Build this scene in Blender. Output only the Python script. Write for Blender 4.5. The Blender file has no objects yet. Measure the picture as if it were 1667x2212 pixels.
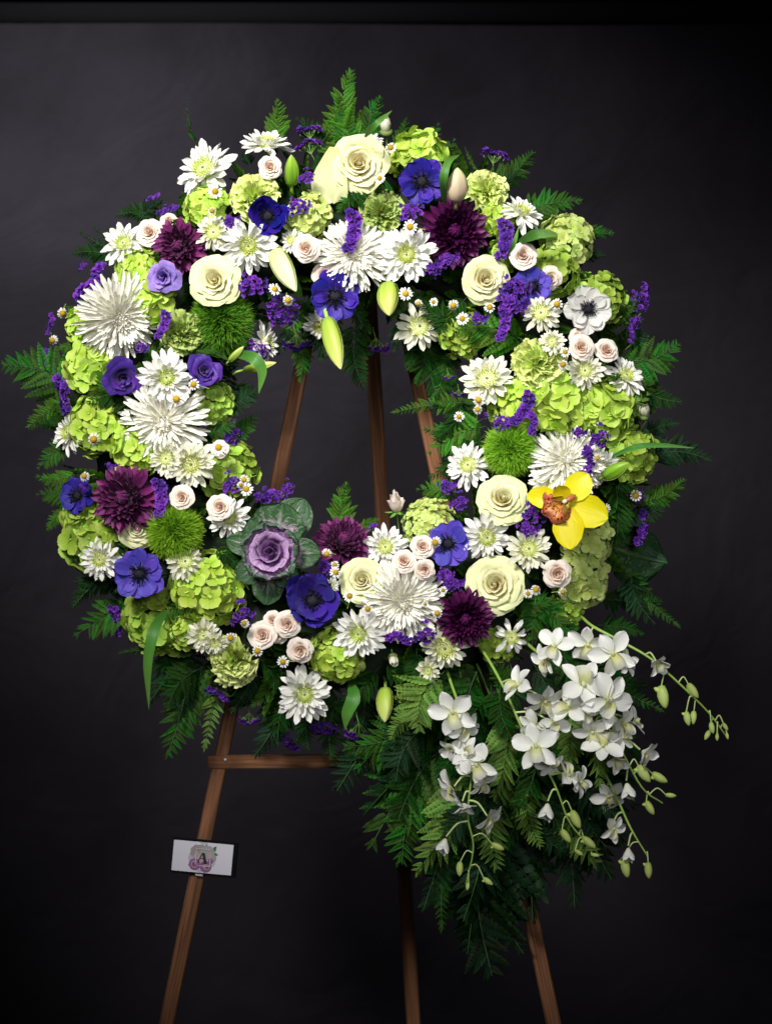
import bpy, math, random
import numpy as np
from mathutils import Matrix, Vector
R = math.radians
PI = math.pi
rnd = random.Random(7)
scene = bpy.context.scene

# ------------------------------------------------------------------ camera, world, lamps
S = 0.0006          # metres per picture unit at the wreath plane (picture = 1667 x 2212 units)
DIST = 2.6          # camera to wreath plane
Z0 = 1.15           # height of the picture centre above the floor
cam_d = bpy.data.cameras.new('camera')
cam_d.sensor_fit = 'VERTICAL'
cam_d.sensor_height = 36
cam_d.lens = 36 * DIST / (2212 * S)
cam_d.clip_end = 50
cam_d.dof.use_dof = True
cam_d.dof.focus_distance = DIST - 0.12
cam_d.dof.aperture_fstop = 5.0
cam = bpy.data.objects.new('camera', cam_d)
cam.location = (0, -DIST, Z0)
cam.rotation_euler = (R(90), 0, 0)
scene.collection.objects.link(cam)
scene.camera = cam

w = bpy.data.worlds.new('World')
scene.world = w
w.use_nodes = True
w.node_tree.nodes['Background'].inputs[0].default_value = (0.8, 0.85, 1, 1)
w.node_tree.nodes['Background'].inputs[1].default_value = 0.012

def lamp(name, kind, loc, target, energy, color, **kw):
    d = bpy.data.lights.new(name, kind)
    d.energy = energy
    d.color = color
    for k, v in kw.items():
        setattr(d, k, v)
    o = bpy.data.objects.new(name, d)
    o.location = loc
    o.rotation_euler = (Vector(target) - Vector(loc)).to_track_quat('-Z', 'Y').to_euler()
    scene.collection.objects.link(o)
    return o
lamp('key_softbox', 'SPOT', (-0.85, -2.5, 2.75), (-0.05, 0, 1.40), 690, (1, 0.975, 0.93), spot_size=R(29), spot_blend=0.95, shadow_soft_size=0.34)
lamp('front_fill', 'SPOT', (0.45, -2.9, 1.75), (0.05, 0, 1.24), 175, (0.97, 0.98, 1), spot_size=R(28), spot_blend=1.0, shadow_soft_size=0.5)  # added frontal fill to brighten the blooms, not a lamp of the studio
lamp('backdrop_lamp', 'SPOT', (-1.05, 0.0, 2.45), (-0.30, 1.15, 1.58), 570, (0.97, 0.94, 1), spot_size=R(58), spot_blend=1.0, shadow_soft_size=0.3)
scene.view_settings.view_transform = 'Standard'
scene.view_settings.look = 'None'
scene.view_settings.exposure = 0.0
scene.view_settings.gamma = 1.0

# ------------------------------------------------------------------ placing
def at(px, py, y=0.0):
    """point at depth y that the camera sees at picture place px, py"""
    k = (DIST + y) / DIST
    return Vector(((px - 833.5) * S * k, y, Z0 + (1106 - py) * S * k))
CX, CY, RM = 765, 925, 440
def surf(px, py):
    dx, dy = px - CX, CY - py
    r = math.hypot(dx, dy)
    s = max(-1, min(1, (r - RM) / 235))
    y = -0.105 * math.sqrt(1 - s * s)
    k = 0.72 * s
    return y, (dx / r * k, dy / r * k)

# ------------------------------------------------------------------ geometry arrays
def grid(f, nu, nv):
    u = np.linspace(-1, 1, nu + 1); v = np.linspace(0, 1, nv + 1)
    U, V = np.meshgrid(u, v)
    P = np.stack(np.broadcast_arrays(*f(U, V)), -1).reshape(-1, 3).astype(float)
    i = np.arange(nv)[:, None] * (nu + 1) + np.arange(nu)[None, :]
    F = np.stack([i, i + 1, i + nu + 2, i + nu + 1], -1).reshape(-1, 4)
    return P, F, np.stack([U * .5 + .5, V], -1).reshape(-1, 2)
def xf(g, M):
    A = np.array(M)
    return g[0] @ A[:3, :3].T + A[:3, 3], g[1], g[2]
def merge(gs):
    P = []; F = []; T = []; n = 0
    for g in gs:
        P.append(g[0]); F.append(g[1] + n); T.append(g[2]); n += len(g[0])
    return np.concatenate(P), np.concatenate(F), np.concatenate(T)
def mk(name, g, mat, smooth=True):
    me = bpy.data.meshes.new(name)
    P, F, T = g
    me.from_pydata(P.tolist(), [], F.tolist())
    uv = me.uv_layers.new(name='UVMap')
    li = np.empty(len(me.loops), dtype=np.int32)
    me.loops.foreach_get('vertex_index', li)
    uv.data.foreach_set('uv', T[li].astype(np.float32).ravel())
    if smooth:
        me.polygons.foreach_set('use_smooth', np.ones(len(me.polygons), dtype=bool))
    me.materials.append(mat)
    me.update()
    return me
def T_(x, y, z): return Matrix.Translation((x, y, z))
def RX(a): return Matrix.Rotation(R(a), 4, 'X')
def RY(a): return Matrix.Rotation(R(a), 4, 'Y')
def RZ(a): return Matrix.Rotation(R(a), 4, 'Z')
def SC(*s):
    if len(s) == 1: s = s * 3
    return Matrix.Diagonal((*s, 1))
PROF = {
 'daisy': [(0, .35), (.25, .8), (.55, 1), (.8, .92), (.93, .62), (1, .12)],
 'mum': [(0, .4), (.3, .8), (.65, 1), (.85, .75), (1, .08)],
 'quill': [(0, .8), (.6, .8), (.85, 1.0), (.95, .9), (1, .35)],
 'obov': [(0, .22), (.2, .5), (.45, .88), (.7, 1), (.87, .86), (.96, .5), (1, .15)],
 'ovate': [(0, .2), (.2, .8), (.4, 1), (.65, .85), (.88, .38), (1, .03)],
 'sepal': [(0, .3), (.3, .85), (.55, 1), (.8, .75), (.94, .38), (1, .05)],
 'round': [(0, .18), (.15, .55), (.35, .92), (.6, 1), (.8, .85), (.93, .5), (1, .12)],
 'fan': [(0, .08), (.3, .35), (.6, .75), (.85, 1), (1, .92)],
 'long': [(0, .3), (.15, .7), (.4, 1), (.7, .75), (.9, .3), (1, .03)],
}
def strap(L, W, prof, e0=0, e1=0, cup=0, nu=4, nv=7, ruf=0, rf=5, seed=0, twist=0, ecup=0, notch=0):
    p = PROF[prof]; rr = random.Random(seed); ph = rr.uniform(0, 6.28); ph2 = rr.uniform(0, 6.28)
    vs = np.linspace(0, 1, 60)
    th = np.radians(e0 + (e1 - e0) * vs)
    cy = np.concatenate([[0], np.cumsum(np.cos(th))[:-1]]) * L / 59
    cz = np.concatenate([[0], np.cumsum(np.sin(th))[:-1]]) * L / 59
    def f(U, V):
        V2 = V - notch * (V ** 6) * (1 - np.abs(U)) 
        ww = W * np.interp(V, [a for a, b in p], [b for a, b in p])
        t = np.radians(e0 + (e1 - e0) * V2)
        n = (cup + ecup * V) * ww * U * U
        if ruf:
            n = n + ruf * W * (V ** 2) * (np.sin(U * rf + ph + V * 2) * (.35 + .65 * np.abs(U)) + .4 * np.sin(U * rf * 2.3 + ph2)) + ruf * W * .5 * np.abs(U) ** 3 * np.sin(V * rf * 2.2 + ph2)
        x = U * ww
        tw = np.radians(twist) * V
        x2 = x * np.cos(tw) - n * np.sin(tw); n2 = x * np.sin(tw) + n * np.cos(tw)
        y = np.interp(V2, vs, cy) - np.sin(t) * n2
        z = np.interp(V2, vs, cz) + np.cos(t) * n2
        return x2, y, z
    return grid(f, nu, nv)
def tube(pts, r0, r1, n=5, ends=True):
    pts = [Vector(p) for p in pts]; m = len(pts)
    P = []; T = []
    up = None
    for i, p in enumerate(pts):
        d = (pts[min(i + 1, m - 1)] - pts[max(i - 1, 0)]).normalized()
        if up is None:
            up = d.orthogonal().normalized()
        up = (up - d * up.dot(d)).normalized()
        b = d.cross(up); r = r0 + (r1 - r0) * i / (m - 1)
        for k in range(n):
            a = 2 * PI * k / n
            P.append(p + (up * math.cos(a) + b * math.sin(a)) * r); T.append((k / n, i / (m - 1)))
    F = []
    for i in range(m - 1):
        for k in range(n):
            F.append((i * n + k, i * n + (k + 1) % n, (i + 1) * n + (k + 1) % n, (i + 1) * n + k))
    return np.array([tuple(p) for p in P]), np.array(F), np.array(T)
def lathe(prof, n=12, ridge=0, rk=3, mod=None):
    """prof: (r, z) from bottom to top"""
    m = len(prof); P = []; T = []
    for i, (r, z) in enumerate(prof):
        for k in range(n + 1):
            a = 2 * PI * k / n
            q = r * (1 + ridge * math.cos(rk * a))
            P.append((q * math.cos(a), q * math.sin(a), z)); T.append((k / n, i / (m - 1)))
    F = [(i * (n + 1) + k, i * (n + 1) + k + 1, (i + 1) * (n + 1) + k + 1, (i + 1) * (n + 1) + k) for i in range(m - 1) for k in range(n)]
    return np.array(P), np.array(F), np.array(T)
def blob(rx, ry, rz, n=10, m=6, seed=0, amp=0.0):
    rr = np.random.RandomState(seed)
    g = lathe([(math.sin(PI * (i + .02) / (m + .04)), -math.cos(PI * (i + .02) / (m + .04))) for i in range(m + 1)], n)
    P = g[0] * np.array([rx, ry, rz])
    if amp: P = P * (1 + amp * np.sin(P[:, :1] * 9 / rx + seed) * np.cos(P[:, 1:2] * 7 / ry))
    return P, g[1], g[2]
def bez(pts, n=16):
    """Catmull-Rom through pts"""
    pts = [Vector(p) for p in pts]
    if len(pts) == 2: return [pts[0].lerp(pts[1], i / n) for i in range(n + 1)]
    q = [2 * pts[0] - pts[1]] + pts + [2 * pts[-1] - pts[-2]]
    out = []; per = max(2, n // (len(pts) - 1))
    for i in range(len(pts) - 1):
        a, b, c, d = q[i:i + 4]
        for k in range(per):
            t = k / per
            out.append(.5 * ((2 * b) + (c - a) * t + (2 * a - 5 * b + 4 * c - d) * t * t + (3 * b - a - 3 * c + d) * t ** 3))
    out.append(pts[-1])
    return out
def box_g(sx, sy, sz, bev=0.0):
    """box with chamfered long edges (length along z, centred)"""
    hx, hy, hz = sx / 2, sy / 2, sz / 2; b = bev
    ring = [(-hx + b, -hy), (hx - b, -hy), (hx, -hy + b), (hx, hy - b), (hx - b, hy), (-hx + b, hy), (-hx, hy - b), (-hx, -hy + b)]
    P = []; T = []
    for i, (z, q) in enumerate([(-hz, .86), (-hz + b, 1), (hz - b, 1), (hz, .86)]):
        for k, (x, y) in enumerate(ring):
            P.append((x * q, y * q, z)); T.append((k / 8, (z + hz)))
    F = [(i * 8 + k, i * 8 + (k + 1) % 8, (i + 1) * 8 + (k + 1) % 8, (i + 1) * 8 + k) for i in range(3) for k in range(8)]
    for base, rev in ((0, True), (24, False)):
        for a, b2, c, d in ((0, 1, 2, 3), (0, 3, 4, 7), (7, 4, 5, 6)):
            q = [base + a, base + b2, base + c, base + d]
            F.append(tuple(reversed(q)) if rev else tuple(q))
    return np.array(P), np.array(F), np.array(T)

# ------------------------------------------------------------------ materials
def nodes(name):
    m = bpy.data.materials.new(name); m.use_nodes = True
    nt = m.node_tree; nt.nodes.clear()
    out = nt.nodes.new('ShaderNodeOutputMaterial')
    return m, nt, out
def ramp(nt, stops):
    r = nt.nodes.new('ShaderNodeValToRGB')
    while len(r.color_ramp.elements) < len(stops): r.color_ramp.elements.new(.5)
    for e, (p, c) in zip(r.color_ramp.elements, stops):
        e.position = p; e.color = (*c, 1)
    return r
def math_n(nt, op, a, b=None, c=None):
    n = nt.nodes.new('ShaderNodeMath'); n.operation = op
    for i, q in enumerate((a, b, c)):
        if q is None: continue
        if isinstance(q, (int, float)): n.inputs[i].default_value = q
        else: nt.links.new(q, n.inputs[i])
    return n.outputs[0]
def mixc(nt, f, a, b, mode='MIX'):
    n = nt.nodes.new('ShaderNodeMix'); n.data_type = 'RGBA'; n.blend_type = mode
    for s, q in ((n.inputs[0], f), (n.inputs[6], a), (n.inputs[7], b)):
        if isinstance(q, (int, float)): s.default_value = q
        elif isinstance(q, tuple): s.default_value = (*q, 1)
        else: nt.links.new(q, s)
    return n.outputs[2]
def petal_mat(name, stops, trans=.3, rough=.5, spec=.35, streak=.12, var=.10, bump=.25, sheen=0, huev=0.01, fu=26, mott=0.0, mottc=(0, 0, 0)):
    m, nt, out = nodes(name)
    tc = nt.nodes.new('ShaderNodeTexCoord')
    sep = nt.nodes.new('ShaderNodeSeparateXYZ'); nt.links.new(tc.outputs['UV'], sep.inputs[0])
    oi = nt.nodes.new('ShaderNodeObjectInfo')
    rp = ramp(nt, stops)
    rv = math_n(nt, 'MULTIPLY_ADD', oi.outputs['Random'], .12, -.06)
    nt.links.new(math_n(nt, 'ADD', sep.outputs[1], rv), rp.inputs[0])
    mp = nt.nodes.new('ShaderNodeMapping'); nt.links.new(tc.outputs['UV'], mp.inputs[0])
    mp.inputs['Scale'].default_value = (fu, 1.6, 1)
    cmb = nt.nodes.new('ShaderNodeCombineXYZ'); nt.links.new(math_n(nt, 'MULTIPLY', oi.outputs['Random'], 31.7), cmb.inputs[0])
    nt.links.new(cmb.outputs[0], mp.inputs['Location'])
    nz = nt.nodes.new('ShaderNodeTexNoise'); nz.inputs['Scale'].default_value = 1; nz.inputs['Detail'].default_value = 3
    nt.links.new(mp.outputs[0], nz.inputs[0])
    st = math_n(nt, 'MULTIPLY_ADD', nz.outputs[0], streak * 2, 1 - streak)
    hsv = nt.nodes.new('ShaderNodeHueSaturation')
    nt.links.new(rp.outputs[0], hsv.inputs['Color'])
    nt.links.new(math_n(nt, 'MULTIPLY', st, math_n(nt, 'MULTIPLY_ADD', oi.outputs['Random'], var * 2, 1 - var)), hsv.inputs['Value'])
    nt.links.new(math_n(nt, 'MULTIPLY_ADD', oi.outputs['Random'], huev * 2, .5 - huev), hsv.inputs['Hue'])
    col = hsv.outputs[0]
    if mott:
        n2 = nt.nodes.new('ShaderNodeTexNoise'); n2.inputs['Scale'].default_value = 60; n2.inputs['Detail'].default_value = 4
        geo = nt.nodes.new('ShaderNodeNewGeometry'); nt.links.new(geo.outputs['Position'], n2.inputs[0])
        r2 = ramp(nt, [(.5, (0, 0, 0)), (.72, (mott, mott, mott))]); nt.links.new(n2.outputs[0], r2.inputs[0])
        col = mixc(nt, r2.outputs[0], col, mottc)
    b = nt.nodes.new('ShaderNodeBsdfPrincipled')
    nt.links.new(col, b.inputs['Base Color'])
    b.inputs['Roughness'].default_value = rough
    b.inputs['Specular IOR Level'].default_value = spec
    if sheen:
        b.inputs['Sheen Weight'].default_value = sheen
    bp = nt.nodes.new('ShaderNodeBump'); bp.inputs['Strength'].default_value = bump; bp.inputs['Distance'].default_value = .0015
    nt.links.new(nz.outputs[0], bp.inputs['Height']); nt.links.new(bp.outputs[0], b.inputs['Normal'])
    if trans:
        t = nt.nodes.new('ShaderNodeBsdfTranslucent'); nt.links.new(col, t.inputs[0])
        mx = nt.nodes.new('ShaderNodeMixShader'); mx.inputs[0].default_value = trans
        nt.links.new(b.outputs[0], mx.inputs[1]); nt.links.new(t.outputs[0], mx.inputs[2])
        nt.links.new(mx.outputs[0], out.inputs[0])
    else:
        nt.links.new(b.outputs[0], out.inputs[0])
    return m
def plain(name, c, rough=.5, var=.1, spec=.5, noise=0, ns=400, bump=0, trans=0, c2=None):
    m, nt, out = nodes(name)
    oi = nt.nodes.new('ShaderNodeObjectInfo')
    col = mixc(nt, oi.outputs['Random'], tuple(x * (1 - var) for x in c), tuple(min(1, x * (1 + var)) for x in c))
    b = nt.nodes.new('ShaderNodeBsdfPrincipled'); b.inputs['Roughness'].default_value = rough
    b.inputs['Specular IOR Level'].default_value = spec
    if noise or bump:
        tc = nt.nodes.new('ShaderNodeTexCoord')
        nz = nt.nodes.new('ShaderNodeTexNoise'); nz.inputs['Scale'].default_value = ns; nz.inputs['Detail'].default_value = 5
        nt.links.new(tc.outputs['Object'], nz.inputs[0])
        rr = ramp(nt, [(.3, (0, 0, 0)), (.7, (noise, noise, noise))]); nt.links.new(nz.outputs[0], rr.inputs[0])
        col = mixc(nt, rr.outputs[0], col, c2 or tuple(x * .4 for x in c))
        if bump:
            bp = nt.nodes.new('ShaderNodeBump'); bp.inputs['Strength'].default_value = bump; bp.inputs['Distance'].default_value = .002
            nt.links.new(nz.outputs[0], bp.inputs['Height']); nt.links.new(bp.outputs[0], b.inputs['Normal'])
    nt.links.new(col, b.inputs['Base Color'])
    if trans:
        t = nt.nodes.new('ShaderNodeBsdfTranslucent'); nt.links.new(col, t.inputs[0])
        mx = nt.nodes.new('ShaderNodeMixShader'); mx.inputs[0].default_value = trans
        nt.links.new(b.outputs[0], mx.inputs[1]); nt.links.new(t.outputs[0], mx.inputs[2]); nt.links.new(mx.outputs[0], out.inputs[0])
    else:
        nt.links.new(b.outputs[0], out.inputs[0])
    return m

M = {}
M['white'] = petal_mat('white_petal', [(0, (.66, .72, .36)), (.22, (.85, .86, .76)), (.6, (.87, .86, .80)), (1, (.88, .87, .84))], trans=.18, streak=.07, var=.05, fu=12, bump=.5)
M['white_c'] = petal_mat('cream_petal', [(0, (.64, .66, .25)), (.4, (.80, .80, .58)), (1, (.87, .86, .76))], trans=.25, streak=.06, var=.05, fu=12, bump=.4)
M['disc'] = petal_mat('disc_floret', [(0, (.42, .56, .06)), (.5, (.70, .77, .20)), (1, (.84, .85, .50))], trans=.2, var=.1, streak=.1)
M['quill'] = petal_mat('quill_petal', [(0, (.74, .72, .42)), (.3, (.88, .87, .76)), (1, (.93, .91, .83))], trans=.14, streak=.02, var=.05, fu=6)
M['plum'] = petal_mat('plum_petal', [(0, (.035, .002, .028)), (.5, (.105, .006, .075)), (.85, (.16, .012, .115)), (1, (.24, .035, .18))], trans=.12, rough=.42, streak=.3, var=.25, sheen=.1, fu=14, bump=.5)
M['plum_dark'] = petal_mat('dark_plum_petal', [(0, (.018, .001, .016)), (.5, (.05, .003, .04)), (.85, (.09, .007, .07)), (1, (.16, .02, .13))], trans=.1, rough=.4, streak=.3, var=.25, fu=14, bump=.5)
M['cream'] = petal_mat('cream_rose_petal', [(0, (.84, .64, .20)), (.4, (.88, .78, .38)), (.8, (.89, .85, .54)), (.96, (.89, .86, .60)), (1, (.84, .84, .50))], trans=.22, streak=.05, var=.04, fu=16, bump=.25)
M['cream_out'] = petal_mat('outer_rose_petal', [(0, (.62, .70, .24)), (.6, (.83, .82, .48)), (1, (.80, .83, .46))], trans=.25, streak=.07, var=.05, fu=16, bump=.35)
M['blush'] = petal_mat('blush_rose_petal', [(0, (.91, .54, .37)), (.5, (.91, .65, .50)), (.85, (.91, .74, .62)), (1, (.91, .79, .70))], trans=.22, streak=.05, var=.05, fu=14)
M['blush_out'] = petal_mat('pale_rose_petal', [(0, (.84, .74, .58)), (.5, (.89, .76, .66)), (1, (.90, .81, .73))], trans=.25, streak=.05, var=.04, fu=14)
M['mauve'] = petal_mat('mauve_rose_petal', [(0, (.55, .32, .32)), (1, (.74, .54, .54))], trans=.2, var=.08)
M['anem'] = petal_mat('blue_anemone_petal', [(0, (.16, .11, .50)), (.14, (.12, .07, .46)), (.35, (.028, .010, .27)), (1, (.035, .014, .34))], trans=.2, rough=.42, streak=.35, var=.15, fu=30, bump=.5, sheen=.15)
M['anem_v'] = petal_mat('violet_anemone_petal', [(0, (.35, .30, .75)), (.15, (.22, .17, .68)), (.4, (.085, .052, .50)), (1, (.11, .07, .54))], trans=.25, rough=.45, streak=.3, var=.12, fu=30, bump=.5, sheen=.2)
M['anem_n'] = petal_mat('navy_anemone_petal', [(0, (.10, .04, .30)), (.3, (.012, .006, .16)), (1, (.016, .008, .22))], trans=.12, rough=.35, streak=.35, var=.15, fu=30, bump=.5)
M['anem_w'] = petal_mat('white_anemone_petal', [(0, (.62, .62, .55)), (.3, (.76, .75, .71)), (1, (.80, .79, .76))], trans=.3, rough=.5, streak=.10, var=.04, fu=26, bump=.4)
M['black'] = plain('anemone_eye', (.004, .004, .008), rough=.5, spec=.3, noise=.6, ns=60, bump=.6, c2=(.02, .02, .03))
M['stamen'] = plain('stamen_black', (.005, .005, .016), rough=.5, spec=.3)
M['lis'] = petal_mat('purple_lisianthus_petal', [(0, (.12, .03, .30)), (.6, (.045, .010, .21)), (1, (.08, .022, .30))], trans=.2, rough=.45, streak=.3, var=.15, fu=22, bump=.5, sheen=.2)
M['lis_l'] = petal_mat('lavender_lisianthus_petal', [(0, (.10, .04, .32)), (.6, (.20, .10, .52)), (1, (.36, .24, .66))], trans=.25, rough=.5, streak=.25, var=.15, fu=22, bump=.5)
M['lime'] = petal_mat('lime_sepal', [(0, (.27, .46, .02)), (.4, (.46, .66, .07)), (1, (.60, .75, .17))], trans=.24, rough=.6, spec=.2, streak=.10, var=.14, huev=.012, fu=8, bump=.25)
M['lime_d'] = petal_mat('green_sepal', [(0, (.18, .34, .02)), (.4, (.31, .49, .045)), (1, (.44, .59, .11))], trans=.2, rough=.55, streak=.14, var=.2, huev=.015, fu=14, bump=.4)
M['lime_p'] = petal_mat('pale_sepal', [(0, (.48, .64, .11)), (.5, (.63, .75, .21)), (1, (.72, .80, .34))], trans=.3, rough=.55, streak=.1, var=.12, huev=.012, fu=14, bump=.4)
M['carn'] = petal_mat('green_carnation_petal', [(0, (.44, .62, .07)), (.6, (.62, .76, .16)), (1, (.80, .86, .36))], trans=.2, rough=.6, streak=.12, var=.12, fu=18)
M['carn_d'] = petal_mat('deep_carnation_petal', [(0, (.22, .34, .03)), (.6, (.34, .48, .07)), (1, (.50, .60, .20))], trans=.3, rough=.6, streak=.14, var=.12, fu=18)
M['moss'] = petal_mat('green_bristle', [(0, (.04, .17, .004)), (.5, (.15, .42, .010)), (1, (.36, .62, .04))], trans=.25, rough=.6, streak=.05, var=.05)
M['moss_d'] = petal_mat('deep_green_bristle', [(0, (.02, .09, .003)), (.5, (.055, .20, .006)), (1, (.14, .34, .02))], trans=.2, rough=.6, streak=.05, var=.05)
M['stat'] = petal_mat('statice_floret', [(0, (.045, .006, .17)), (.5, (.085, .013, .28)), (1, (.18, .045, .46))], trans=.25, rough=.7, streak=.3, var=.3, huev=.02, fu=12)
M['calyx'] = plain('calyx_green', (.14, .20, .05), rough=.7, var=.25, noise=.5, ns=90)
M['stem'] = plain('stem_green', (.12, .27, .035), rough=.5, var=.2, noise=.4, ns=60)
M['stem_l'] = plain('pale_stem_green', (.34, .52, .10), rough=.45, var=.15, noise=.4, ns=60, c2=(.18, .36, .04))
M['yolk'] = plain('chamomile_cone', (.66, .40, .01), rough=.65, var=.15, noise=.9, ns=9, bump=1, c2=(.42, .26, .0))
M['chpet'] = petal_mat('chamomile_petal', [(0, (.8, .8, .6)), (.3, (.86, .86, .83)), (1, (.87, .87, .85))], trans=.2, streak=.04, var=.04)
M['rachis'] = plain('fern_rachis', (.03, .10, .015), rough=.6, var=.2)
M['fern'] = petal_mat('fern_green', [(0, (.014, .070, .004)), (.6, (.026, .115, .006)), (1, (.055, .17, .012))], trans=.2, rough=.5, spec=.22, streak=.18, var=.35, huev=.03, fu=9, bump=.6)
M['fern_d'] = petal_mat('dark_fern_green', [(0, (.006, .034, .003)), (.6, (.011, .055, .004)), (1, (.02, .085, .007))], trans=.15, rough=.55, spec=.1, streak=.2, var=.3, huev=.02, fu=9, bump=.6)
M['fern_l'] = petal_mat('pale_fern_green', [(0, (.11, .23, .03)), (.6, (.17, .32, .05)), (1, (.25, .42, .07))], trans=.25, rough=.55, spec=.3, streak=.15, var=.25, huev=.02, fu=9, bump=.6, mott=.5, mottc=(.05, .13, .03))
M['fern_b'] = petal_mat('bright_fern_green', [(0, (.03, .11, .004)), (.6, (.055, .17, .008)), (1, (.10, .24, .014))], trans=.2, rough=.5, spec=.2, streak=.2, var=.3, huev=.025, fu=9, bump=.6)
M['fern_n'] = petal_mat('dimmed_fern_green', [(0, (.003, .020, .004)), (.6, (.005, .032, .006)), (1, (.010, .05, .01))], trans=.1, rough=.5, spec=.2, streak=.2, var=.35, huev=.025, fu=9, bump=.6)
M['leaf'] = petal_mat('lily_leaf', [(0, (.05, .17, .02)), (.5, (.08, .26, .035)), (1, (.16, .36, .06))], trans=.25, rough=.4, spec=.5, streak=.22, var=.2, fu=18, bump=.6)
M['bud'] = petal_mat('lily_bud', [(0, (.26, .42, .05)), (.35, (.42, .58, .08)), (.7, (.66, .74, .22)), (1, (.80, .82, .42))], trans=.1, rough=.45, streak=.3, var=.1, fu=9, bump=.8)
M['bud_g'] = petal_mat('green_lily_bud', [(0, (.12, .27, .02)), (.5, (.22, .42, .025)), (1, (.40, .58, .06))], trans=.1, rough=.42, streak=.3, var=.1, fu=9, bump=.8)
M['bud_c'] = petal_mat('cream_lily_bud', [(0, (.50, .62, .14)), (.3, (.76, .78, .42)), (.8, (.85, .84, .62)), (1, (.66, .76, .26))], trans=.15, rough=.45, streak=.14, var=.05, fu=9, bump=.6)
M['bud_p'] = petal_mat('blush_lily_bud', [(0, (.60, .44, .32)), (.5, (.62, .48, .34)), (1, (.74, .74, .38))], trans=.1, rough=.5, streak=.25, var=.05, fu=7, bump=.6)
M['orch'] = petal_mat('dendrobium_petal', [(0, (.78, .82, .52)), (.2, (.88, .89, .82)), (1, (.92, .92, .90))], trans=.14, rough=.45, streak=.06, var=.04, fu=16, bump=.35)
M['orlip'] = petal_mat('dendrobium_lip', [(0, (.66, .68, .20)), (.5, (.82, .82, .52)), (1, (.86, .86, .80))], trans=.3, rough=.45, streak=.1, var=.04, fu=16, bump=.6)
M['orbud'] = petal_mat('dendrobium_bud', [(0, (.34, .52, .08)), (.5, (.58, .70, .22)), (1, (.52, .66, .14))], trans=.12, rough=.4, streak=.12, var=.12, fu=7, bump=.4)
M['ybase'] = petal_mat('yellow_tepal', [(0, (.72, .62, .015)), (.4, (.83, .73, .008)), (1, (.84, .76, .012))], trans=.25, rough=.38, streak=.06, var=.05, fu=18, bump=.3)

def lip_mat():
    m, nt, out = nodes('spotted_lip')
    tc = nt.nodes.new('ShaderNodeTexCoord')
    sep = nt.nodes.new('ShaderNodeSeparateXYZ'); nt.links.new(tc.outputs['UV'], sep.inputs[0])
    mp = nt.nodes.new('ShaderNodeMapping'); nt.links.new(tc.outputs['UV'], mp.inputs[0]); mp.inputs['Scale'].default_value = (16, 8, 1)
    v = nt.nodes.new('ShaderNodeTexVoronoi'); nt.links.new(mp.outputs[0], v.inputs['Vector']); v.inputs['Scale'].default_value = 1
    r = ramp(nt, [(.42, (1, 1, 1)), (.50, (0, 0, 0))]); nt.links.new(v.outputs['Distance'], r.inputs[0])
    base = ramp(nt, [(0, (.50, .12, .03)), (.35, (.62, .32, .04)), (.7, (.60, .24, .06)), (.88, (.50, .09, .05)), (1, (.58, .16, .10))])
    e = math_n(nt, 'MULTIPLY', math_n(nt, 'ABSOLUTE', math_n(nt, 'SUBTRACT', sep.outputs[0], .5)), 2)
    nt.links.new(math_n(nt, 'MAXIMUM', e, sep.outputs[1]), base.inputs[0])
    c = mixc(nt, r.outputs[0], base.outputs[0], (.16, .012, .012))
    b = nt.nodes.new('ShaderNodeBsdfPrincipled'); nt.links.new(c, b.inputs['Base Color']); b.inputs['Roughness'].default_value = .4
    nt.links.new(b.outputs[0], out.inputs[0])
    return m
M['lip'] = lip_mat()

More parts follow.
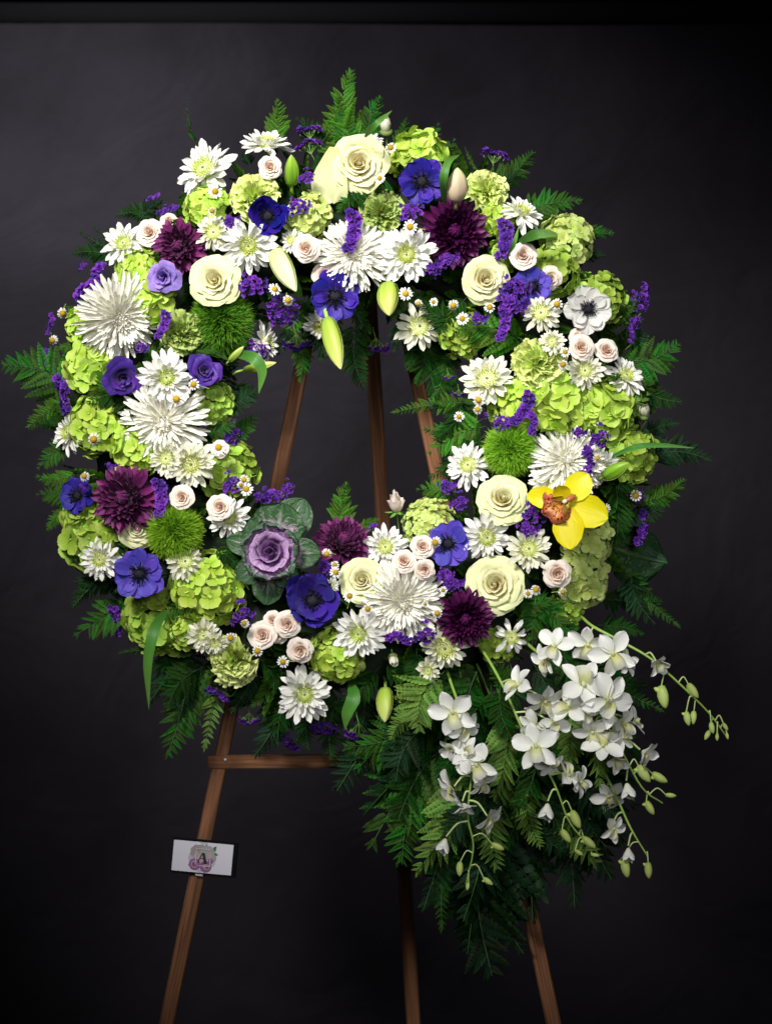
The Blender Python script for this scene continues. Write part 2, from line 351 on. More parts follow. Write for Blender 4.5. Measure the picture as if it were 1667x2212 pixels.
def kale_mat(name, inner, rim, vein, reach, fine=7.0):
    """leaf colour runs from the inner colour at the base to the rim colour, with paler side veins"""
    m, nt, out = nodes(name)
    tc = nt.nodes.new('ShaderNodeTexCoord')
    sep = nt.nodes.new('ShaderNodeSeparateXYZ'); nt.links.new(tc.outputs['UV'], sep.inputs[0])
    au = math_n(nt, 'MULTIPLY', math_n(nt, 'ABSOLUTE', math_n(nt, 'SUBTRACT', sep.outputs[0], .5)), 2)
    nz = nt.nodes.new('ShaderNodeTexNoise'); nz.inputs['Scale'].default_value = 7; nz.inputs['Detail'].default_value = 4
    nt.links.new(tc.outputs['UV'], nz.inputs[0])
    q = math_n(nt, 'ADD', math_n(nt, 'SUBTRACT', math_n(nt, 'MULTIPLY', sep.outputs[1], fine), math_n(nt, 'MULTIPLY', au, 2.6)), math_n(nt, 'MULTIPLY', nz.outputs[0], 3.2))
    fr = math_n(nt, 'PINGPONG', q, .5)
    vein_side = ramp(nt, [(0, (1, 1, 1)), (.10, (.7, .7, .7)), (.22, (0, 0, 0))]); nt.links.new(fr, vein_side.inputs[0])
    mid = ramp(nt, [(0, (1, 1, 1)), (.05, (1, 1, 1)), (.11, (0, 0, 0))]); nt.links.new(au, mid.inputs[0])
    vv = math_n(nt, 'MAXIMUM', math_n(nt, 'MULTIPLY', vein_side.outputs[0], .8), mid.outputs[0])
    d = math_n(nt, 'ADD', math_n(nt, 'MAXIMUM', math_n(nt, 'MULTIPLY', au, .86), sep.outputs[1]), math_n(nt, 'MULTIPLY_ADD', nz.outputs[0], .5, -.25))
    rb = ramp(nt, [(max(0, reach - .12), (0, 0, 0)), (min(1, reach + .12), (1, 1, 1))]); nt.links.new(d, rb.inputs[0])
    rv = ramp(nt, [(reach, (1, 1, 1)), (min(1, reach + .35), (.10, .10, .10))]); nt.links.new(d, rv.inputs[0])
    c = mixc(nt, rb.outputs[0], inner, rim)
    c = mixc(nt, math_n(nt, 'MULTIPLY', vv, rv.outputs[0]), c, vein)
    b = nt.nodes.new('ShaderNodeBsdfPrincipled'); nt.links.new(c, b.inputs['Base Color']); b.inputs['Roughness'].default_value = .5
    bp = nt.nodes.new('ShaderNodeBump'); bp.inputs['Strength'].default_value = .6; bp.inputs['Distance'].default_value = .002
    nt.links.new(vv, bp.inputs['Height']); nt.links.new(bp.outputs[0], b.inputs['Normal'])
    t = nt.nodes.new('ShaderNodeBsdfTranslucent'); nt.links.new(c, t.inputs[0])
    mx = nt.nodes.new('ShaderNodeMixShader'); mx.inputs[0].default_value = .2
    nt.links.new(b.outputs[0], mx.inputs[1]); nt.links.new(t.outputs[0], mx.inputs[2]); nt.links.new(mx.outputs[0], out.inputs[0])
    return m
M['kale_in'] = kale_mat('purple_kale_leaf', (.24, .07, .34), (.56, .36, .60), (.44, .22, .52), .72)
M['kale_mid'] = kale_mat('lavender_kale_leaf', (.36, .15, .44), (.06, .14, .07), (.60, .44, .62), .72)
M['kale_out'] = kale_mat('green_kale_leaf', (.50, .34, .48), (.030, .105, .028), (.46, .42, .43), .50, 5.0)
M['kale_g'] = kale_mat('plain_green_leaf', (.012, .055, .012), (.012, .060, .014), (.10, .17, .05), .3, 5.0)

def wood_mat():
    m, nt, out = nodes('stained_wood')
    tc = nt.nodes.new('ShaderNodeTexCoord')
    mp = nt.nodes.new('ShaderNodeMapping'); nt.links.new(tc.outputs['Object'], mp.inputs[0]); mp.inputs['Scale'].default_value = (90, 90, 3.5)
    n = nt.nodes.new('ShaderNodeTexNoise'); n.inputs['Scale'].default_value = 1.4; n.inputs['Detail'].default_value = 7; n.inputs['Distortion'].default_value = .6
    nt.links.new(mp.outputs[0], n.inputs[0])
    r = ramp(nt, [(.25, (.085, .036, .017)), (.5, (.205, .088, .042)), (.75, (.31, .145, .075))]); nt.links.new(n.outputs[0], r.inputs[0])
    mp2 = nt.nodes.new('ShaderNodeMapping'); nt.links.new(tc.outputs['Object'], mp2.inputs[0]); mp2.inputs['Scale'].default_value = (420, 420, 9)
    n2 = nt.nodes.new('ShaderNodeTexNoise'); n2.inputs['Scale'].default_value = 1; n2.inputs['Detail'].default_value = 4; nt.links.new(mp2.outputs[0], n2.inputs[0])
    r2 = ramp(nt, [(.3, (.45, .45, .45)), (.55, (1, 1, 1))]); nt.links.new(n2.outputs[0], r2.inputs[0])
    c = mixc(nt, 1.0, r.outputs[0], r2.outputs[0], 'MULTIPLY')
    b = nt.nodes.new('ShaderNodeBsdfPrincipled'); nt.links.new(c, b.inputs['Base Color']); b.inputs['Roughness'].default_value = .8; b.inputs['Specular IOR Level'].default_value = .2
    bp = nt.nodes.new('ShaderNodeBump'); bp.inputs['Strength'].default_value = .5; bp.inputs['Distance'].default_value = .001
    nt.links.new(n2.outputs[0], bp.inputs['Height']); nt.links.new(bp.outputs[0], b.inputs['Normal'])
    nt.links.new(b.outputs[0], out.inputs[0])
    return m
M['wood'] = wood_mat()
def cloth_mat():
    m, nt, out = nodes('charcoal_cloth')
    tc = nt.nodes.new('ShaderNodeTexCoord')
    n = nt.nodes.new('ShaderNodeTexNoise'); n.inputs['Scale'].default_value = 2.2; n.inputs['Detail'].default_value = 5; nt.links.new(tc.outputs['Object'], n.inputs[0])
    r = ramp(nt, [(.32, (.0056, .0050, .0060)), (.5, (.0096, .0085, .0104)), (.68, (.0128, .0114, .0136))]); nt.links.new(n.outputs[0], r.inputs[0])
    mp = nt.nodes.new('ShaderNodeMapping'); nt.links.new(tc.outputs['Object'], mp.inputs[0]); mp.inputs['Scale'].default_value = (60, 1, 900)
    n2 = nt.nodes.new('ShaderNodeTexNoise'); n2.inputs['Scale'].default_value = 1; n2.inputs['Detail'].default_value = 3; nt.links.new(mp.outputs[0], n2.inputs[0])
    r2 = ramp(nt, [(.3, (.8, .8, .8)), (.7, (1, 1, 1))]); nt.links.new(n2.outputs[0], r2.inputs[0])
    c = mixc(nt, 1.0, r.outputs[0], r2.outputs[0], 'MULTIPLY')
    b = nt.nodes.new('ShaderNodeBsdfPrincipled'); nt.links.new(c, b.inputs['Base Color']); b.inputs['Roughness'].default_value = .75
    b.inputs['Specular IOR Level'].default_value = .02
    n3 = nt.nodes.new('ShaderNodeTexNoise'); n3.inputs['Scale'].default_value = 5; n3.inputs['Detail'].default_value = 3; n3.inputs['Distortion'].default_value = 1.2
    nt.links.new(tc.outputs['Object'], n3.inputs[0])
    bp = nt.nodes.new('ShaderNodeBump'); bp.inputs['Strength'].default_value = .3; bp.inputs['Distance'].default_value = .03
    nt.links.new(n3.outputs[0], bp.inputs['Height']); nt.links.new(bp.outputs[0], b.inputs['Normal'])
    nt.links.new(b.outputs[0], out.inputs[0])
    return m
M['cloth'] = cloth_mat()

# ------------------------------------------------------------------ objects
COL = scene.collection
def obj(name, me, parent=None, mat=None):
    o = bpy.data.objects.new(name, me); COL.objects.link(o)
    if parent is not None: o.parent = parent
    if mat is not None: o.matrix_basis = mat
    return o
USED = set()
def tag(o, label, cat, group=None):
    o['label'] = label; o['category'] = cat
    if group: o['group'] = group
    if label in USED and not group: print('DUP', label)
    USED.add(label)
class Proto:
    """a flower as a list of parts; put() links one copy, every part an object sharing the mesh"""
    def __init__(s, name): s.name = name; s.parts = []; s.h = 0
    def add(s, name, mesh, mat=None, parent=-1, stuff=False):
        s.parts.append((name, mesh, mat or Matrix(), parent, stuff)); return len(s.parts) - 1
    def put(s, mw, label, cat, group=None, name=None):
        root = obj(name or s.name, None, None, mw); root.empty_display_size = .02
        tag(root, label, cat, group)
        s.fill(root)
        return root
    def fill(s, root):
        made = []
        for n, me, m, p, st in s.parts:
            o = obj(n, me, root if p < 0 else made[p], m)
            if st: o['kind'] = 'stuff'
            made.append(o)
def facing(fx, fy, spin=0):
    f = math.hypot(fx, fy)
    if f > .97: fx, fy = fx * .97 / f, fy * .97 / f
    z = Vector((fx, -math.sqrt(1 - fx * fx - fy * fy), fy))
    up = Vector((0, 0, 1)) if abs(z.z) < .9 else Vector((0, 1, 0))
    x = up.cross(z).normalized(); y = z.cross(x)
    m = Matrix((x, y, z)).transposed().to_4x4()
    return m @ RZ(spin)

# ------------------------------------------------------------------ flower kinds (radius 1, facing +Z)
def pm(phi, r0, z0, elev, roll=0, s=1, sx=None):
    return RZ(phi) @ T_(0, r0, z0) @ RX(elev) @ RY(roll) @ (SC(s) if sx is None else SC(sx, s, s))
def stem_part(p, length=1.2, r=.05, bend=.0, mat='stem'):
    p.add('stem', mk('stem', tube([(0, 0, -.02), (bend * .3, 0, -length * .5), (bend, 0, -length)], r, r, 6), M[mat]))
def make_daisy(seed, mat='white', full=1.0, disc=.29, droop=0, dmat='disc', close=0):
    rr = random.Random(seed); p = Proto('daisy_chrysanthemum'); p.h = .08
    ms = [mk('petal', strap(.80 - .03 * abs(i - 2), .128 - .010 * (i % 3), 'daisy', rr.uniform(-6, 8), (-14, 12, -34, -4, 26)[i] - droop, cup=.25 + .12 * i, ecup=-.3, seed=seed + i, ruf=.14, rf=3, twist=(-14, 9, 0, 24, -22)[i]), M[mat]) for i in range(5)]
    inner = [mk('petal', strap(.55, .10, 'daisy', 8, 26, cup=.7, seed=seed + 9 + i), M[mat]) for i in range(2)]
    n1 = int(19 * full)
    for i in range(n1):
        p.add('petal', rr.choice(ms), pm(360 * i / n1 + rr.uniform(-7, 7), .2, -.02, 3 + rr.uniform(-11, 9) + close, rr.uniform(-22, 22), rr.uniform(.80, 1.08)))
    n2 = int(15 * full)
    for i in range(n2):
        p.add('petal', rr.choice(ms), pm(360 * (i + .5) / n2 + rr.uniform(-9, 9), .17, .03, 18 + rr.uniform(-8, 8) + close, rr.uniform(-18, 18), rr.uniform(.72, .9)))
    n3 = int(13 * full)
    for i in range(n3):
        p.add('petal', rr.choice(inner), pm(360 * i / n3 + rr.uniform(-10, 10), .21, .04, 30 + rr.uniform(-8, 8) + close, 0, rr.uniform(.7, 1.0)))
    g = []
    for i in range(64):
        t = (i + .5) / 64; ang = i * 137.5; rad = disc * math.sqrt(t) * .95
        q = strap(.17 * (.6 + .6 * t), .033, 'quill', 70, 128 - 30 * t, cup=.6, nu=2, nv=4)
        g.append(xf(q, pm(ang, rad, .10 + .05 * math.sin(PI * t), 4 - 22 * t, rr.uniform(-10, 10))))
    p.add('disc', mk('disc', merge(g), M[dmat]), stuff=True)
    p.add('heart', mk('heart', xf(blob(disc * 1.0, disc * 1.0, .12, 14, 7), T_(0, 0, .07)), M[dmat]))
    p.add('eye', mk('eye', xf(blob(disc * .16, disc * .16, .04, 10, 5), T_(0, 0, .19)), M['eye']))
    stem_part(p)
    return p
M['eye'] = plain('daisy_eye', (.13, .26, .015), rough=.6, var=.1, noise=.6, ns=20)
def make_bud_daisy(seed):
    rr = random.Random(seed); p = Proto('chrysanthemum_bud'); p.h = .3
    ms = [mk('petal', strap(1.35, .2, 'daisy', -8, 62, cup=.5, seed=seed + i), M['white_c']) for i in range(2)]
    for i in range(13): p.add('petal', rr.choice(ms), pm(360 * i / 13 + rr.uniform(-6, 6), .14, -.5, 58 + rr.uniform(-6, 6), 0, rr.uniform(.85, 1.02)))
    for i in range(10): p.add('petal', rr.choice(ms), pm(36 * i + rr.uniform(-6, 6), .08, -.4, 66, 0, rr.uniform(.72, .85)))
    p.add('calyx', mk('calyx', xf(lathe([(.02, -.25), (.4, -.12), (.52, .1), (.42, .26), (.3, .3)], 12), T_(0, 0, -.5)), M['calyx']))
    stem_part(p, 1.6, .07)
    return p
def make_mum(seed, mat, n=150):
    rr = random.Random(seed); p = Proto('plum_chrysanthemum'); p.h = .3
    outer = [mk('petal', strap(.74, .125, 'mum', -6, 10, cup=.75, seed=seed + i, twist=(-16, 12)[i], ruf=.1), M[mat]) for i in range(2)]
    midp = [mk('petal', strap(.52, .095, 'mum', -6, 46, cup=.9, seed=seed + 4 + i), M[mat]) for i in range(2)]
    inn = [mk('petal', strap(.34, .062, 'mum', 10, 88, cup=1.0, nv=6, seed=seed + 7 + i), M[mat]) for i in range(2)]
    for i in range(n):
        t = (i + .5) / n; ang = i * 137.5 + rr.uniform(-5, 5)
        el = 84 - 84 * t ** .75 + rr.uniform(-5, 5); r0 = .03 + .2 * t ** .6; z0 = .26 * (1 - t)
        if t < .38: p.add('petal', rr.choice(inn), pm(ang, r0, z0, el, rr.uniform(-14, 14), .7 + .9 * t + rr.uniform(-.06, .06)))
        elif t < .72: p.add('petal', rr.choice(midp), pm(ang, r0, z0, el, rr.uniform(-14, 14), .72 + .5 * t + rr.uniform(-.06, .06)))
        else: p.add('petal', rr.choice(outer), pm(ang, r0, z0 - .05, el - 4, rr.uniform(-16, 16), .72 + .38 * (t - .5) + rr.uniform(-.1, .12)))
    stem_part(p)
    return p
def make_spider(seed, n=300, dens=1.0):
    rr = random.Random(seed); p = Proto('spider_chrysanthemum'); p.h = .25
    v = []
    for k, (L, W, e1) in enumerate([(.84, .052, 2), (.84, .056, 10), (.62, .046, 18), (.40, .038, 30)]):
        q = [strap(L, W, 'quill', 0, e1, cup=.6, seed=k + s, twist=(-20, 20)[s], nu=3, nv=6) for s in range(2)]
        v.append([mk('petal', g, M['quill']) for g in q])
    for i in range(n):
        t = (i + .5) / n; ang = i * 137.5 + rr.uniform(-6, 6)
        el = 74 - 84 * t ** .7 + rr.uniform(-6, 6); r0 = .03 + .16 * t ** .6; z0 = .24 * (1 - t)
        k = 3 if t < .25 else 2 if t < .55 else rr.choice((0, 1))
        s = (.62 + .9 * t if k == 3 else .72 + .5 * t if k == 2 else .74 + .28 * t) + rr.uniform(-.08, .08)
        p.add('petal', rr.choice(v[k]), pm(ang, r0, z0, el, rr.uniform(-20, 20), s))
    p.add('heart', mk('heart', xf(blob(.17, .17, .22, 12, 7), T_(0, 0, .16)), M['quill']))
    stem_part(p)
    return p
def rose_petal(Rm, H, span, curl, lean, seed, wav=.03, point=.0, r0=.06, sp=.05):
    rr = random.Random(seed); a1 = rr.uniform(0, 6); a2 = rr.uniform(0, 6)
    b1 = rr.uniform(-.25, .25)
    def f(U, V):
        edge = 1 - .05 * np.sin(U * 3.1 + a1) - .30 * np.abs(U) ** 4 + point * (1 - np.abs(U)) ** 2
        v = V * edge
        a = U * math.radians(span) / 2 * np.clip(V * 3.2 + .15, 0, 1) ** .6
        r = r0 + (Rm - r0) * np.sin(np.clip(v, 0, 1) * PI / 2) ** .75 - lean * v ** 2 + sp * U * .5
        c = np.clip((v - .68) / .32, 0, 1.3)
        r = r + curl * c ** 1.8
        z = H * v ** 1.15 - curl * .62 * c ** 2.2
        wv = wav * np.sin(U * 4.2 + a1 + b1) * V ** 3 + wav * .5 * np.sin(U * 9 + a2) * V ** 4
        r = r + wv; z = z + wv * .6
        return r * np.sin(a), r * np.cos(a), z
    return grid(f, 10, 10)
def make_rose(seed, mi, mo, n=26, op=1.0, name='cream_rose', hgt=.95, guard=6):
    rr = random.Random(seed); p = Proto(name); p.h = .5 * hgt
    for i in range(n):
        t = i / (n - 1)
        Rm = (.045 + .64 * t ** 1.25 * op) * rr.uniform(.94, 1.05)
        span = 225 - 100 * t ** .6
        H = hgt * (.84 - .42 * t ** 1.6) + rr.uniform(-.02, .02)
        curl = (.035 + .19 * t ** 1.3) * (.22 if op < .8 else 1)
        lean = .015 + .05 * (1 - t) * t * 4 * .5
        g = rose_petal(Rm, H, span, curl, lean, seed * 50 + i, wav=.012 + .045 * t, point=.01 + .03 * t * rr.random(), r0=.02 + .06 * t, sp=.05 + .05 * t)
        p.add('petal', mk('petal', g, mi if t < .75 else mo), RZ(i * 137.5 + rr.uniform(-16, 16)) @ RX(rr.uniform(-5, 5) * t) @ RY(rr.uniform(-5, 5) * t))
    for i in range(guard):
        g = rose_petal(.66 * op + .06, hgt * .34, 128, .24, 0, seed * 70 + i, wav=.045, point=.02, r0=.08)
        p.add('petal', mk('petal', g, mo), RZ(i * 360 / guard + rr.uniform(-14, 14)) @ RX(rr.uniform(-5, 5)))
    p.add('heart', mk('heart', xf(blob(.075, .075, .3, 10, 6), T_(0, 0, hgt * .46)), mi))
    sep = mk('sepal', strap(.7, .13, 'long', -30, 30, cup=.6), M['stem'])
    for i in range(5): p.add('sepal', sep, pm(72 * i, .06, -.03, -2 + rr.uniform(-12, 12)))
    p.add('hip', mk('hip', xf(blob(.13, .13, .16, 8, 5), T_(0, 0, -.1)), M['stem']))
    stem_part(p, 1.8, .045)
    return p
def make_anemone(seed, mat, cup=12, n=9, eye=.20, pale=False):
    rr = random.Random(seed); p = Proto('anemone'); p.h = .15 + cup / 160
    ms = [mk('petal', strap(.88, .31, 'obov', cup * .2, cup * 1.25 - 8 * i, cup=.22, ecup=-.06, nu=10, nv=12, ruf=.13, rf=4, seed=seed + i), M[mat]) for i in range(3)]
    for i in range(n):
        k = i % 2
        p.add('petal', rr.choice(ms), pm(360 * i / n + rr.uniform(-9, 9), .08, .015 * k, cup + (3 if k else -4) + rr.uniform(-5, 5), rr.uniform(-8, 8), rr.uniform(.88, 1.06), rr.uniform(.88, 1.15)))
    for i in range(4):
        p.add('petal', rr.choice(ms), pm(90 * i + 22 + rr.uniform(-12, 12), .07, .04, cup + 5, rr.uniform(-8, 8), rr.uniform(.74, .86), .8))
    p.add('eye', mk('eye', xf(blob(eye, eye, eye * .75, 14, 8), T_(0, 0, .15)), M['black']))
    g = []
    for i in range(150):
        a = rr.uniform(0, 360); ln = rr.uniform(.10, .30) * eye / .17; el = rr.uniform(15, 75)
        base = RZ(a) @ T_(0, eye * .6, .10) @ RX(el)
        g.append(xf(tube([(0, 0, 0), (0, ln, 0)], .007, .006, 3), base))
        g.append(xf(blob(.019, .028, .019, 5, 3), base @ T_(0, ln, 0)))
    p.add('stamen_ring', mk('stamen_ring', merge(g), M['stamen']), stuff=True)
    stem_part(p)
    return p
def make_lisianthus(seed, mat, n=13):
    rr = random.Random(seed); p = Proto('lisianthus'); p.h = .4
    for i in range(n):
        t = i / (n - 1)
        g = rose_petal(.08 + .55 * t, .85 - .25 * t, 210 - 90 * t, .05 + .30 * t, .02, seed * 30 + i, wav=.03 + .07 * t, point=.03, r0=.03 + .05 * t, sp=.1)
        p.add('petal', mk('petal', g, mat), RZ(i * 137.5 + rr.uniform(-15, 15)) @ RX(rr.uniform(-6, 6)))
    stem_part(p)
    return p
def floret(seed, mat, n=4):
    rr = random.Random(seed); g = []
    for i in range(n):
        q = strap(.92 * rr.uniform(.88, 1.08), .46 * rr.uniform(.9, 1.12), 'round', rr.uniform(0, 14), rr.uniform(-14, 26), cup=rr.uniform(.05, .22), nu=5, nv=6, ruf=.08, rf=4, seed=seed * 5 + i)
        g.append(xf(q, pm(360 * i / n + rr.uniform(-9, 9), .04, .012 * (i % 2), rr.uniform(-4, 16), rr.uniform(-12, 12))))
    g.append(xf(blob(.10, .10, .08, 6, 4), T_(0, 0, .05)))
    return mk('floret', merge(g), mat)
FLO = {}
def make_hydrangea(seed, mk_='lime', n=58, fl=.36, squash=.85):
    rr = random.Random(seed); p = Proto('hydrangea_head'); p.h = .45
    if mk_ not in FLO: FLO[mk_] = [floret(i + 3, M[mk_]) for i in range(6)]
    for i in range(n):
        z = 1 - 1.25 * (i + .5) / n; ang = i * 137.5 + rr.uniform(-12, 12)
        q = math.sqrt(max(0, 1 - z * z))
        tilt = math.degrees(math.acos(max(-1, min(1, z)))) + rr.uniform(-22, 22)
        rad = .86 + rr.uniform(-.22, .12)
        m = RZ(ang) @ T_(0, q * rad, z * rad * squash) @ RX(-tilt) @ RZ(rr.uniform(0, 90)) @ SC(fl * rr.uniform(.78, 1.12))
        p.add('floret', rr.choice(FLO[mk_]), m)
    p.add('core', mk('core', blob(.52, .52, .45, 10, 7), M['calyx']))
    stem_part(p, 1.5, .05)
    return p
def make_carnation(seed, mat, n=44):
    rr = random.Random(seed); p = Proto('green_carnation'); p.h = .4
    def ruff(L, W, sd):
        q = random.Random(sd); a, b = q.uniform(0, 6), q.uniform(0, 6)
        def f(U, V):
            ww = W * (.12 + .88 * V ** .8)
            fr = V ** 2 * (.13 * np.sin(U * 6 + a) + .06 * np.sin(U * 12 + b))
            y = L * V * (1 - .16 * U * U + .035 * np.sin(U * 24) * V) 
            z = fr * 1.15 + .10 * V * V * np.cos(U * 3 + a)
            return U * ww + fr * .4, y, z
        return grid(f, 16, 6)
    ms = [mk('petal', ruff(.80, .38, seed * 9 + i), mat) for i in range(5)]
    for i in range(n):
        t = (i + .5) / n
        el = 88 - 88 * t ** .62 + rr.uniform(-9, 9)
        p.add('petal', rr.choice(ms), pm(i * 137.5 + rr.uniform(-20, 20), .02 + .14 * t, .04 + .06 * (1 - t), el, rr.uniform(-25, 25), .74 + .34 * t + rr.uniform(-.07, .07), .7 + .5 * t))
    p.add('calyx', mk('calyx', xf(lathe([(.05, -.6), (.16, -.45), (.18, -.1), (.22, .05)], 10), T_(0, 0, 0)), M['stem']))
    stem_part(p, 1.5, .05)
    return p
def make_greenball(seed, mt='moss'):
    rr = np.random.RandomState(seed); p = Proto('green_dianthus_ball'); p.h = .3
    n = 5200
    i = np.arange(n); z = 1 - 1.5 * (i + .5) / n; a = i * 2.39996 + rr.uniform(-.1, .1, n)
    q = np.sqrt(np.clip(1 - z * z, 0, 1)); D = np.stack([q * np.cos(a), q * np.sin(a), z], 1)
    cl = rr.normal(size=(110, 3)); cl /= np.linalg.norm(cl, axis=1)[:, None]
    nearest = cl[np.argmax(D @ cl.T, 1)]
    DD = D + .35 * (D - nearest) + rr.normal(0, .13, (n, 3)); DD /= np.linalg.norm(DD, axis=1)[:, None]
    near = np.einsum('ij,ij->i', D, nearest)
    L = (.46 + .16 * (near - .9) * 5) * rr.uniform(.75, 1.12, n)
    B = D * .58
    side = np.cross(DD, rr.normal(size=(n, 3))); side /= np.linalg.norm(side, axis=1)[:, None]
    W = .016
    Tm = B + DD * (L * .6)[:, None]; Te = B + (DD + rr.normal(0, .12, (n, 3))) * L[:, None]
    V = np.stack([B - side * W * .6, B + side * W * .6, Tm + side * W, Tm - side * W, Te + side * W * .2, Te - side * W * .2], 1).reshape(-1, 3)
    b = np.arange(n)[:, None] * 6
    F = np.concatenate([b + np.array([[0, 1, 2, 3]]), b + np.array([[3, 2, 4, 5]])])
    uv = np.tile(np.array([[0, 0], [1, 0], [1, .6], [0, .6], [1, 1], [0, 1]], float), (n, 1))
    p.add('bristles', mk('bristles', (V, F, uv), M[mt], smooth=False), stuff=True)
    p.add('core', mk('core', blob(.6, .6, .6, 14, 9), M['moss_in']))
    stem_part(p, 1.5, .05)
    return p
M['moss_in'] = plain('bristle_core', (.02, .07, .006), rough=.8)
def funnel(seed):
    rr = random.Random(seed); a = rr.uniform(0, 6); b = rr.uniform(0, 6)
    def f(U, V):
        an = (U + 1) * PI
        r = .12 + .9 * V ** .8 * (1 + .16 * np.cos(5 * an + a) + .09 * np.sin(9 * an + b))
        z = .95 * V - .28 * V ** 3 + .16 * np.sin(5 * an + b) * V ** 2 + .12 * np.sin(8 * an + a) * V ** 2
        return r * np.cos(an), r * np.sin(an), z
    return mk('floret', grid(f, 18, 3), M['stat'])
def make_statice(kind, seed, n):
    """kind 'round': a domed cluster; 'long': a row of clumps along a curved twig lying along Y. size 1 = half of the longer extent"""
    rr = random.Random(seed); p = Proto('statice_sprig'); p.h = .15
    fs = [funnel(seed + i) for i in range(3)]
    cg = lathe([(.03, -.5), (.16, -.1), (.2, .25), (.17, .5)], 6)
    cm = mk('calyx', cg, M['calyx'])
    cal = []
    for i in range(n):
        if kind == 'round':
            c = i % 5; ca_ = c * 1.257 + seed; cq = .52 if c else .12
            t = rr.random(); q = .40 * math.sqrt(t); a = rr.uniform(0, 6.28)
            x, y = cq * math.cos(ca_) * 1.1 + q * math.cos(a), cq * math.sin(ca_) * .9 + q * math.sin(a)
            z = .25 * (1 - t) + .12 * math.sin(c * 2.3) + rr.uniform(-.05, .1); s = rr.uniform(.13, .22)
            m = T_(x, y, z) @ RX(-55 * y) @ RY(55 * x) @ RZ(rr.uniform(0, 360)) @ RX(rr.uniform(-25, 25)) @ SC(s)
        elif kind == 'long':
            t = (i + .5) / n; y = -.95 + 1.9 * t; k = .26 * math.sin(t * 7 + seed) * .5
            x = k + rr.uniform(-.2, .2); z = rr.uniform(0, .22); s = rr.uniform(.15, .22)
            m = T_(x, y + rr.uniform(-.05, .05), z) @ RX(-rr.uniform(-20, 35)) @ RY(90 * (x - k) * 2) @ RZ(rr.uniform(0, 360)) @ SC(s)
        else:  # side view, florets open towards +Y above green calyces
            x = -.9 + 1.8 * (i + .5) / n; y = .26 * (1 - x * x) + rr.uniform(-.30, .16); z = rr.uniform(-.25, .3); s = rr.uniform(.16, .24)
            m = T_(x, y, z) @ RZ(-x * 40) @ RX(-80 + rr.uniform(-30, 30)) @ RZ(rr.uniform(0, 360)) @ SC(s)
        p.add('floret', rr.choice(fs), m)
        cal.append(xf(cg, m @ T_(0, 0, -.35) @ SC(1.1)))
    p.add('calyx', mk('calyx', merge(cal), M['calyx']), stuff=True)
    if kind == 'round': pts = [(0, 0, .1), (.05, -.2, -.5), (.1, -.5, -1.3)]
    elif kind == 'long': pts = [(.1, .8, .02), (0, 0, -.06), (.05, -.9, -.15), (.1, -1.2, -1.0)]
    else: pts = [(0, .1, 0), (0, -.5, 0), (.15, -1.0, -.2), (.2, -1.4, -.6)]
    p.add('stem', mk('stem', tube(bez(pts, 9), .035, .045, 5), M['stem']))
    if kind != 'long':
        for k in range(5):
            x = -.6 + .3 * k
            a = (x, 0 if kind == 'round' else .05, -.02); c = (0, -.15, -.45) if kind == 'round' else (0, -.6, 0)
            p.add('twig', mk('twig', tube([a, ((a[0] + c[0]) * .5, (a[1] + c[1]) * .5 , (a[2] + c[2]) * .5 - .05), c], .02, .03, 4), M['stem']))
    return p
def make_chamomile(seed, n=13, droop=0, Ls=1.0):
    rr = random.Random(seed); p = Proto('chamomile'); p.h = .1
    me = mk('petal', strap(.62 * Ls, .135, 'daisy', 0, -6 - droop, cup=.3, nu=3, nv=5), M['chpet'])
    for i in range(n): p.add('petal', me, pm(360 * i / n + rr.uniform(-6, 6), .34, 0, -4 - droop + rr.uniform(-10, 8), rr.uniform(-10, 10), rr.uniform(.85, 1.05)))
    p.add('cone', mk('cone', blob(.42, .42, .42, 14, 8, 3, .0), M['yolk']))
    p.add('stem', mk('stem', tube(bez([(0, 0, -.1), (.1, -.3, -1.0), (.3, -1.2, -2.2)], 8), .07, .06, 5), M['stem_l']))
    return p
def make_bud(mat, ratio=.27, seed=0, ridge=.07):
    """lily bud lying along +Y, length 2, tip at +Y"""
    p = Proto('lily_bud'); p.h = 0
    prof = [(.10, -1), (.5, -.92), (.82, -.70), (.98, -.35), (1, -.05), (.9, .28), (.68, .56), (.42, .78), (.19, .92), (.07, .98), (.01, 1)]
    g = lathe([(r * ratio, z) for r, z in prof], 24, ridge)
    p.add('tepal', mk('tepal', xf(g, RX(-90)), mat))
    for k in range(3):
        pts = []
        for r, z in prof[1:-1]:
            a = R(120 * k + 90); q = r * ratio * (1 + ridge) * 1.0
            pts.append((q * math.cos(a), z, -q * math.sin(a)))
        p.add('rib', mk('rib', tube(pts, .011, .007, 4), M['bud']))
    p.add('stem', mk('stem', tube(bez([(0, -.93, 0), (0, -1.4, -.1), (.05, -1.9, -.6)], 8), .07, .07, 6), M['stem_l']))
    return p

